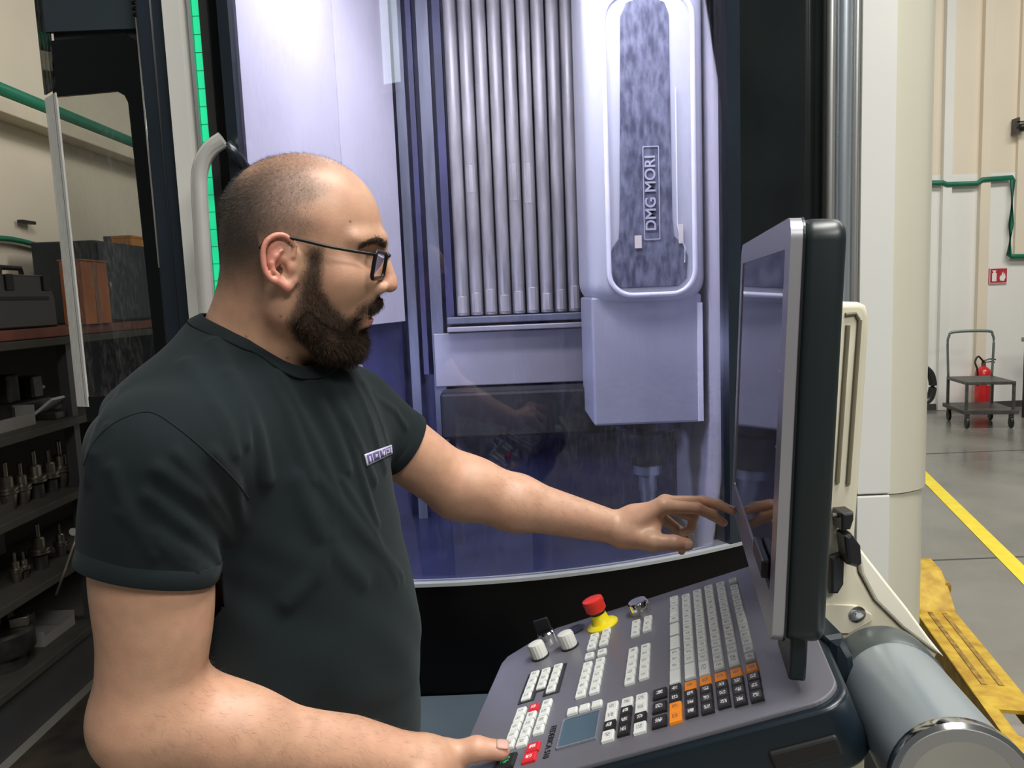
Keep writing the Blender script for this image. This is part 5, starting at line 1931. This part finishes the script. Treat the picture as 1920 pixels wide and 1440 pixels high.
td = unit(ttip - tip_)
no = unit(np.array([.15, -1, .15]))
no = unit(no - td * (no @ td))
nail(ttip + no * .0092 - td * .001, td, no, .0068, .0062)
td = unit(TT - tI)
no = unit(np.array([-.05, -.35, 1.0]))
no = unit(no - td * (no @ td))
nail(TT + no * .0112 + td * .001, td, no, .0075, .0070)
td = unit(TIPM - dipm)
no = unit(np.array([.2, -.3, 1.0]))
no = unit(no - td * (no @ td))
nail(TIPM + no * .0064, td, no, .005, .0045)
td = unit(tipr - dipr)
no = unit(np.array([1.0, -.4, -.2]))
no = unit(no - td * (no @ td))
nail(tipr + no * .0060, td, no, .005, .0045)

# ------------------------------------------------------------------ t-shirt
SHT = Field()
SLV = Field()
SLL = Field()
TOR = Field()
for F_ in (SHT, TOR):
    F_.ell(Bp(.008, .01, 1.27), (.120, .165, .175), BAX, .05)
    F_.ell(Bp(.026, .012, 1.06), (.137, .165, .23), BAX, .06)
    F_.ell(Bp(.01, .01, .90), (.138, .170, .16), BAX, .05)
    F_.ell(Bp(-.05, .02, 1.30), (.085, .135, .13), BAX, .05)
SHT.cone(at(446, 676, .94), SHR + [.028, .03, -.010], .066, .066, .05)
SHT.cone(at(430, 678, .93), at(282, 790, .83), .046, .050, .04)
SHT.cone(at(505, 715, .97), SHL + [-.01, -.02, .0], .058, .058, .05)
SHT.cone(at(480, 735, .93), at(560, 765, .96), .07, .07, .05)
uR = unit(ELR - SHR)
hemR = SHR + uR * .130
hemNR = unit([-.25, -.18, -1.0])
SHT.cone(SHR + [.006, 0, -.010], hemR + uR * .02, .066, .0670, .022)
SLV.cone(SHR, hemR + uR * .05, .066, .0655, .01)
uL = unit(ELL - SHL)
hemL = at(750, 832, 1.143)
hemL = SHL + uL * ((hemL - SHL) @ uL)
SHT.cone(SHL, hemL + uL * .02, .060, .052, .03)
SLL.cone(SHL, hemL + uL * .05, .060, .052, .01)


def seg_d(P, a, b):
    a, b = np.array(a), np.array(b)
    t = np.clip(((P - a) @ (b - a)) / ((b - a) @ (b - a)), 0, 1)
    return np.linalg.norm(P - (a + t[:, None] * (b - a)), axis=1), t


def fold_line(pts):
    out = []
    for x in pts:
        p = at(*x)
        # pull the measured point onto the cloth along the view ray
        d = unit(p - CAM)
        t = np.linalg.norm(p - CAM) - .25
        q = CAM + d * t
        for _ in range(40):
            t += max(float(SHT(q[None])[0]), -.02)
            q = CAM + d * t
        out.append(q)
    return out


FOLDS = []
for pts, A_, w_ in (
        ([(545, 650, .9), (600, 760, .9), (650, 880, .9)], .0045, .011), ([(590, 690, .9), (650, 790, .9), (700, 900, .95)], .004, .010),
        ([(480, 660, .85), (540, 770, .85), (585, 900, .85)], .0035, .012), ([(650, 700, .95), (690, 780, .98), (720, 880, 1.0)], .0035, .009),
        ([(430, 700, .8), (480, 800, .8), (500, 900, .8)], .004, .012), ([(560, 900, .85), (600, 1000, .85), (680, 1090, .9)], .0035, .016),
        ([(600, 900, .85), (690, 1010, .9), (750, 1080, .95)], .003, .012), ([(470, 960, .8), (510, 1060, .8), (560, 1150, .8)], -.004, .02),
        ([(620, 1010, .85), (590, 1080, .85), (540, 1130, .85)], .004, .014), ([(450, 900, .75), (470, 980, .78), (460, 1050, .8)], -.006, .014),
        ([(300, 880, .7), (370, 930, .7), (430, 1010, .72)], .0045, .010), ([(280, 930, .7), (350, 985, .7), (410, 1050, .72)], .0035, .009),
        ([(230, 960, .7), (300, 1020, .7), (370, 1070, .72)], .003, .009), ([(400, 850, .72), (440, 910, .72), (450, 980, .75)], .004, .010),
        ([(200, 800, .7), (170, 850, .7), (165, 900, .7)], .003, .008), ([(230, 730, .75), (190, 790, .75), (175, 850, .72)], .003, .008),
        ([(350, 680, .8), (400, 760, .8), (440, 850, .78)], .003, .011), ([(700, 740, 1.0), (740, 770, 1.08), (760, 800, 1.1)], .003, .008),
        ([(690, 770, 1.0), (730, 800, 1.08), (745, 830, 1.1)], -.003, .007),
        ([(400, 640, .85), (440, 720, .8), (462, 830, .78)], .004, .010), ([(520, 700, .85), (585, 820, .86), (640, 950, .88)], .004, .009),
        ([(620, 740, .9), (665, 850, .92), (705, 980, .95)], .0035, .008), ([(680, 720, .95), (715, 800, 1.0), (730, 860, 1.02)], .003, .007),
        ([(640, 900, .9), (700, 1000, .92), (742, 1090, .95)], .003, .008), ([(290, 1000, .7), (350, 1040, .7), (395, 1075, .72)], .003, .007),
        ([(210, 880, .7), (240, 960, .7), (290, 1040, .7)], .0025, .009), ([(330, 850, .7), (395, 930, .7), (440, 1000, .74)], .0035, .008)):
    FOLDS.append((fold_line(pts), A_, w_))


def sdisp(P):
    P = P.astype(float)
    d = np.zeros(len(P))
    c = P.mean(0)
    R = np.linalg.norm(P - c, axis=1).max()
    for L, A_, w_ in FOLDS:
        for a, b in zip(L[:-1], L[1:]):
            if np.linalg.norm(c - (a + b) / 2) > R + np.linalg.norm(b - a) / 2 + 3 * w_:
                continue
            q, t = seg_d(P, a, b)
            d = np.maximum(d, 1.7 * A_ * np.exp(-(q / (w_ * .68)) ** 2)) if A_ > 0 else d + A_ * np.exp(-(q / w_) ** 2) * .6
    q = P - BC
    l, z = q @ BL, q[:, 2]
    s1 = np.sin(l * 62 + z * 34 + 1.6 * np.sin(z * 17 + l * 9)) * np.sin(z * 9 + l * 5 + .6)
    d += .0011 * s1 + .0006 * np.sin(P[:, 0] * 90 + P[:, 2] * 70 + 2 * np.sin(P[:, 2] * 31))
    # armhole seam
    for S_, u_, rmax in ((SHR, unit(uR + np.array([-.15, -.85, -.1])), .14), (SHL, uL, .10)):
        pass
    return d


SHT.disp = sdisp
Vs, Qs = surface(SHT, (-.52, .58, .80), (-.02, 1.26, 1.50), .0032, 24)
# openings: sleeves, neck, bottom hem
NKT = H(-2, 0, -40)
nax = unit(NKB - NKT)
NC = at(500, 668, .935)


def neck_h(P):
    q = P - NC
    n_ax = unit(np.array([.20, -.06, 1.0]))
    f, l = q @ BF, q @ BL
    zz_ = q @ n_ax
    return np.where(zz_ > -.07, np.sqrt((f / .075) ** 2 + (l / .072) ** 2) - 1, 1.0) * .074


def seg_r(P, a, b):
    t = np.clip(((P - a) @ (b - a)) / ((b - a) @ (b - a)), -.2, 1.5)
    return np.linalg.norm(P - (a + t[:, None] * (b - a)), axis=1)


def hem_cut(P):
    """positive = cloth kept"""
    tor = TOR(P)
    hr = np.maximum(-((P - hemR) @ hemNR) - .005, SLV(P) - tor)
    hl = np.maximum(-((P - hemL) @ uL) - .005, SLL(P) - tor)
    return np.minimum(np.minimum(hr, hl), np.minimum(neck_h(P), P[:, 2] - .845))


keep = hem_cut(Vs) > -.0005
kf = keep[Qs].sum(1) >= 3
# pull stray corners of boundary faces onto the cut
for _ in range(3):
    bad = ~keep
    hv = hem_cut(Vs[bad])
    eps = 1e-4
    G = np.stack([(hem_cut(Vs[bad] + np.eye(3)[i] * eps) - hv) / eps for i in range(3)], 1)
    gn = np.linalg.norm(G, axis=1)
    stepv = np.where((np.abs(hv) < .02) & (gn > .3), hv / np.maximum(gn, .3) ** 2, 0)
    Vs[bad] = Vs[bad] - G * stepv[:, None]
Qs2 = Qs[kf]
used = np.unique(Qs2)
mp_ = -np.ones(len(Vs), int)
mp_[used] = np.arange(len(used))
Vs, Qs = Vs[used], mp_[Qs2]
Vs = smooth_mesh(Vs, Qs, 1, .3)
shirt = mk_np('t_shirt', Vs, Qs, m_shirt, man, 'dark green black cotton t-shirt')
md = shirt.modifiers.new('cloth', 'SOLIDIFY')
md.thickness = .003
md.offset = -1
Ns_ = vnormals(Vs, Qs)


def on_shirt(p):
    i = np.argmin(((Vs - p) ** 2).sum(1))
    return Vs[i], Ns_[i]


from mathutils.bvhtree import BVHTree
_bvh = BVHTree.FromPolygons([tuple(v) for v in Vs], [tuple(int(i) for i in q) for q in Qs])


def cam_on_shirt(px, py):
    d = unit(ray(px, py))
    hit = _bvh.ray_cast(Vector(CAM), Vector(d))
    if hit[0] is None:
        hit = _bvh.find_nearest(Vector(CAM + d * 1.0))
    return np.array(hit[0])


# collar band along the neck opening
ang = np.arctan2((Vs - NC) @ BL, (Vs - NC) @ BF)
nb = np.abs(neck_h(Vs)) < .006
zc = np.abs((Vs - NC)[:, 2]) < .12
loop = []
NB_ = 48
for k in range(NB_):
    a = -math.pi + 2 * math.pi * k / NB_
    m_ = nb & zc & (np.abs(np.angle(np.exp(1j * (ang - a)))) < .10)
    if m_.sum():
        loop.append(Vs[m_].mean(0))
loop = np.array(loop)
for _ in range(4):
    loop = .5 * loop + .25 * (np.roll(loop, 1, 0) + np.roll(loop, -1, 0))
cband, cf = [], []
prof_ = [(-.011, .0008), (-.0095, .0020), (0.0, .0024), (.0055, .0022), (.0075, .0008), (.0055, -.001), (-.010, -.0012)]
for k in range(len(loop)):
    tg_ = unit(loop[(k + 1) % len(loop)] - loop[k - 1])
    _, n_ = on_shirt(loop[k])
    n_ = unit(n_ + np.array([0, 0, .25]))
    n_ = unit(n_ - tg_ * (n_ @ tg_))
    inw = unit(NC - loop[k] + np.array([0, 0, .05]))
    inw = unit(inw - tg_ * (inw @ tg_) - n_ * (inw @ n_))
    for a, b in prof_:
        cband.append(loop[k] + inw * a + n_ * b)
np_ = len(prof_)
for k in range(len(loop)):
    j = (k + 1) % len(loop)
    for i in range(np_):
        i2 = (i + 1) % np_
        cf.append([k * np_ + i, k * np_ + i2, j * np_ + i2, j * np_ + i])
mk('collar', (cband, cf), m_shirt, shirt, smooth=True, label='ribbed round collar')

# folded sleeve hems
def hem_band(c, nrm, r0, width, name='sleeve_hem'):
    e1 = unit(np.cross(nrm, [0.3, 1, 0.2]))
    e2 = np.cross(nrm, e1)
    ns = 72
    rad = np.full(ns, r0)
    tt = np.linspace(.035, .085, 60)
    for k in range(ns):
        a = 2 * math.pi * k / ns
        d = e1 * math.cos(a) + e2 * math.sin(a)
        v = SHT((c - nrm * .012) + tt[:, None] * d[None])
        i = np.flatnonzero((v[:-1] < 0) & (v[1:] >= 0))
        if len(i):
            rad[k] = min(tt[i[0]] + (tt[1] - tt[0]) * (-v[i[0]] / (v[i[0] + 1] - v[i[0]] + 1e-9)), r0 + .004)
    for _ in range(3):
        rad = .5 * rad + .25 * (np.roll(rad, 1) + np.roll(rad, -1))
    pr_ = [(-width, .0003), (-width + .001, .0014), (-width * .5, .0016), (-.001, .0016), (.0008, .0006), (.0008, -.0016), (-.001, -.0024), (-width, -.0024)]
    Vh, Fh = [], []
    for k in range(ns):
        a = 2 * math.pi * k / ns
        d = e1 * math.cos(a) + e2 * math.sin(a)
        for h_, o_ in pr_:
            Vh.append(c + nrm * h_ + d * (rad[k] + o_))
    m_ = len(pr_)
    for k in range(ns):
        j = (k + 1) % ns
        for i in range(m_):
            i2 = (i + 1) % m_
            Fh.append([k * m_ + i, k * m_ + i2, j * m_ + i2, j * m_ + i])
    return mk(name, (Vh, Fh), m_shirt, shirt, smooth=60)


hem_band(hemR, hemNR, .0670, .019)
hem_band(hemL, uL, .0525, .017)

# stitched seams: shoulder/armhole seam and sleeve hem stitching
def seam(pxs, r=.0011, name='seam', m=None):
    P_s = []
    for a, b in catmull([np.array(p, float) for p in pxs], 6):
        q = cam_on_shirt(a, b)
        P_s.append(q)
    return mk(name, tube(P_s, r, 6), m or m_shirt, shirt, smooth=True)


seam([(158, 872), (175, 830), (215, 792), (278, 772), (330, 800), (390, 850), (440, 900), (466, 935)], .0011)

# chest embroidery
m_emb = mat('embroidery_lilac', (0.50, 0.48, 0.62), 0.8, var=0.15, nscale=300, bump=0.5, bscale=900)
m_embd = mat('embroidery_violet', (0.10, 0.085, 0.24), 0.8, var=0.2, nscale=300, bump=0.5, bscale=900)
c0, c1, c2_, c3 = (682, 852), (733, 834), (735, 851), (687, 874)


def epx(u, v):
    t = np.array(c0) * (1 - u) + np.array(c1) * u
    b = np.array(c3) * (1 - u) + np.array(c2_) * u
    return t * (1 - v) + b * v


def emb(u0, u1, v0, v1, off, m, name, nu=6, nv=3):
    Vp, Fp = [], []
    for i in range(nu + 1):
        for j in range(nv + 1):
            x, y = epx(u0 + (u1 - u0) * i / nu, v0 + (v1 - v0) * j / nv)
            q = cam_on_shirt(x, y)
            Vp.append(q)
    Vp = np.array(Vp)
    A_ = Vp[-1] - Vp[0]
    nrm = unit(np.cross(Vp[nv] - Vp[0], Vp[-1 - nv] - Vp[0]))
    if nrm @ (CAM - Vp[0]) < 0:
        nrm = -nrm
    Vp = Vp + nrm * off
    for i in range(nu):
        for j in range(nv):
            Fp.append([i * (nv + 1) + j, (i + 1) * (nv + 1) + j, (i + 1) * (nv + 1) + j + 1, i * (nv + 1) + j + 1])
    o = mk(name, (Vp, Fp), m, shirt, smooth=True)
    md = o.modifiers.new('thickness', 'SOLIDIFY')
    md.thickness = .0008
    md.offset = 0
    return o


emb(0, 1, 0, 1, .0008, m_emb, 'chest_logo', 14, 4)['label'] = 'lilac and violet embroidered chest logo'
for u0, u1 in ((.06, .24), (.28, .50), (.54, .74), (.78, .97)):
    emb(u0, u1, .13, .87, .0012, m_embd, 'logo_cell', 4, 3)
for u0, u1, v0, v1 in ((.13, .17, .3, .87), (.36, .43, .35, .65), (.60, .63, .13, .65), (.67, .70, .35, .87), (.80, .95, .28, .38), (.86, .90, .38, .62), (.80, .95, .62, .72)):
    emb(u0, u1, v0, v1, .0016, m_emb, 'logo_stroke', 3, 3)

# ------------------------------------------------------------------ trousers and shoes
TR = Field()
TR.ell(Bp(.0, 0, .86), (.125, .165, .14), BAX, .04)
feet = []
for s in (-1, 1):
    hip, kn, an = Bp(.0, s * .09, .84), Bp(.03, s * .10, .47), Bp(-.02, s * .11, .10)
    TR.chain([hip, kn, an], [.095, .070, .058], .03)
    feet.append(an)
TR.disp = lambda P: .0015 * np.sin(P[:, 2] * 55 + 2 * np.sin(P[:, 0] * 31)) * sstep(.75, .3, P[:, 2])
Vt, Qt = surface(TR, (-.60, .60, .0), (0, 1.30, 1.02), .007, 24)
kf = (Vt[Qt][:, :, 2].min(1) > .06)
Qt = Qt[kf]
used = np.unique(Qt)
mp_ = -np.ones(len(Vt), int)
mp_[used] = np.arange(len(used))
mk_np('trousers', Vt[used], mp_[Qt], m_trou, man, 'dark work trousers')
for an in feet:
    SF = Field()
    SF.cone(an + BF * -.03 + [0, 0, -.055], an + BF * .15 + [0, 0, -.062], .046, .038, .02)
    SF.cone(an, an + [0, 0, -.05], .05, .046, .02)
    SF.ell(an + BF * .06 + [0, 0, -.12], (.4, .4, .02), None, .004, True)
    Vf, Qf = surface(SF, an - .22, an + .26, .006, 24)
    Vf[:, 2] = np.maximum(Vf[:, 2], .012)
    sh_ = mk_np('shoe', Vf, Qf, m_rubber, man, 'black work shoe')
    o_ = [(an + BF * f + BL * l) for f, l in ((-.075, -.03), (-.075, .03), (.0, .045), (.12, .046), (.185, .02), (.185, -.02), (.12, -.046), (.0, -.045))]
    mk('sole', prism([(p[0], p[1]) for p in o_], .0, .022, .003), m_rubber, man)

# ------------------------------------------------------------------ eyeglasses
gl_ = thing('eyeglasses', H(112, 0, 6), 'dark rectangular framed glasses worn by the person at the console', 'glasses')
m_frame = mat('glasses_frame_black', (0.006, 0.006, 0.007), 0.35, var=0.3, nscale=80, spec=0.3)
m_lens = glass_mat('spectacle_lens', tint=(0.80, 0.80, 0.81), ior=1.4, rough=0.0, boost=0.6)
for s in (-1, 1):
    cl = np.array([116.0, s * 33, 8.5])
    ax1 = unit(np.array([-.17, s * 1.0, .0]))     # outwards along the rim
    ax2 = np.array([.20, 0, 1.0])
    ax2 = unit(ax2)
    rim = rrect(-25, 24, -15.5, 14.5, 6.5, 6)
    pts = [H(*(cl + ax1 * a + ax2 * (b + .07 * a * (b > 0)))) for a, b in rim]
    fr_ = mk('rim', tube(pts, .0023, 8, closed=True, upv=EX), m_frame, gl_, smooth=True)
    li = rrect(-24, 23, -14.5, 13.5, 6, 6)
    pts = [H(*(cl + ax1 * a + ax2 * (b + .07 * a * (b > 0)))) for a, b in li]
    cpt = np.mean(pts, 0)
    mk('lens', ([cpt + EX * .0012] + pts, [[0, i + 1, (i + 1) % len(pts) + 1] for i in range(len(pts))]), m_lens, gl_, smooth=True)
    hz_ = cl + ax1 * 25 + ax2 * 12
    e0 = HL(548, 447, -80)
    e1 = HL(486, 463, -84)
    tp = [H(*hz_), H(hz_[0] - 7, s * (abs(hz_[1]) + 6), hz_[2] + 1), H(70, s * 78, hz_[2] * .55 + e0[1] * .45), H(e0[0], s * 80.5, e0[1]), H(e0[0] - 22, s * 83, e0[1] + 1), H(e1[0], s * 83, e1[1] - 2)]
    mk('temple', tube(catmull(tp, 6), .0017, 8, flat=.7), m_frame, gl_, smooth=True)
br = [H(119.5, -9, 15), H(124, -5, 18.5), H(125, 0, 19.5), H(124, 5, 18.5), H(119.5, 9, 15)]
mk('bridge', tube(catmull(br, 4), .0019, 8), m_frame, gl_, smooth=True)
for s in (-1, 1):
    mk('nose_pad', lathe([(.0005, -.002), (.003, -.001), (.003, .001), (.0005, .002)], 10, H(114, s * 9.5, 1), EX + s * EY), m_lens, gl_, smooth=True)
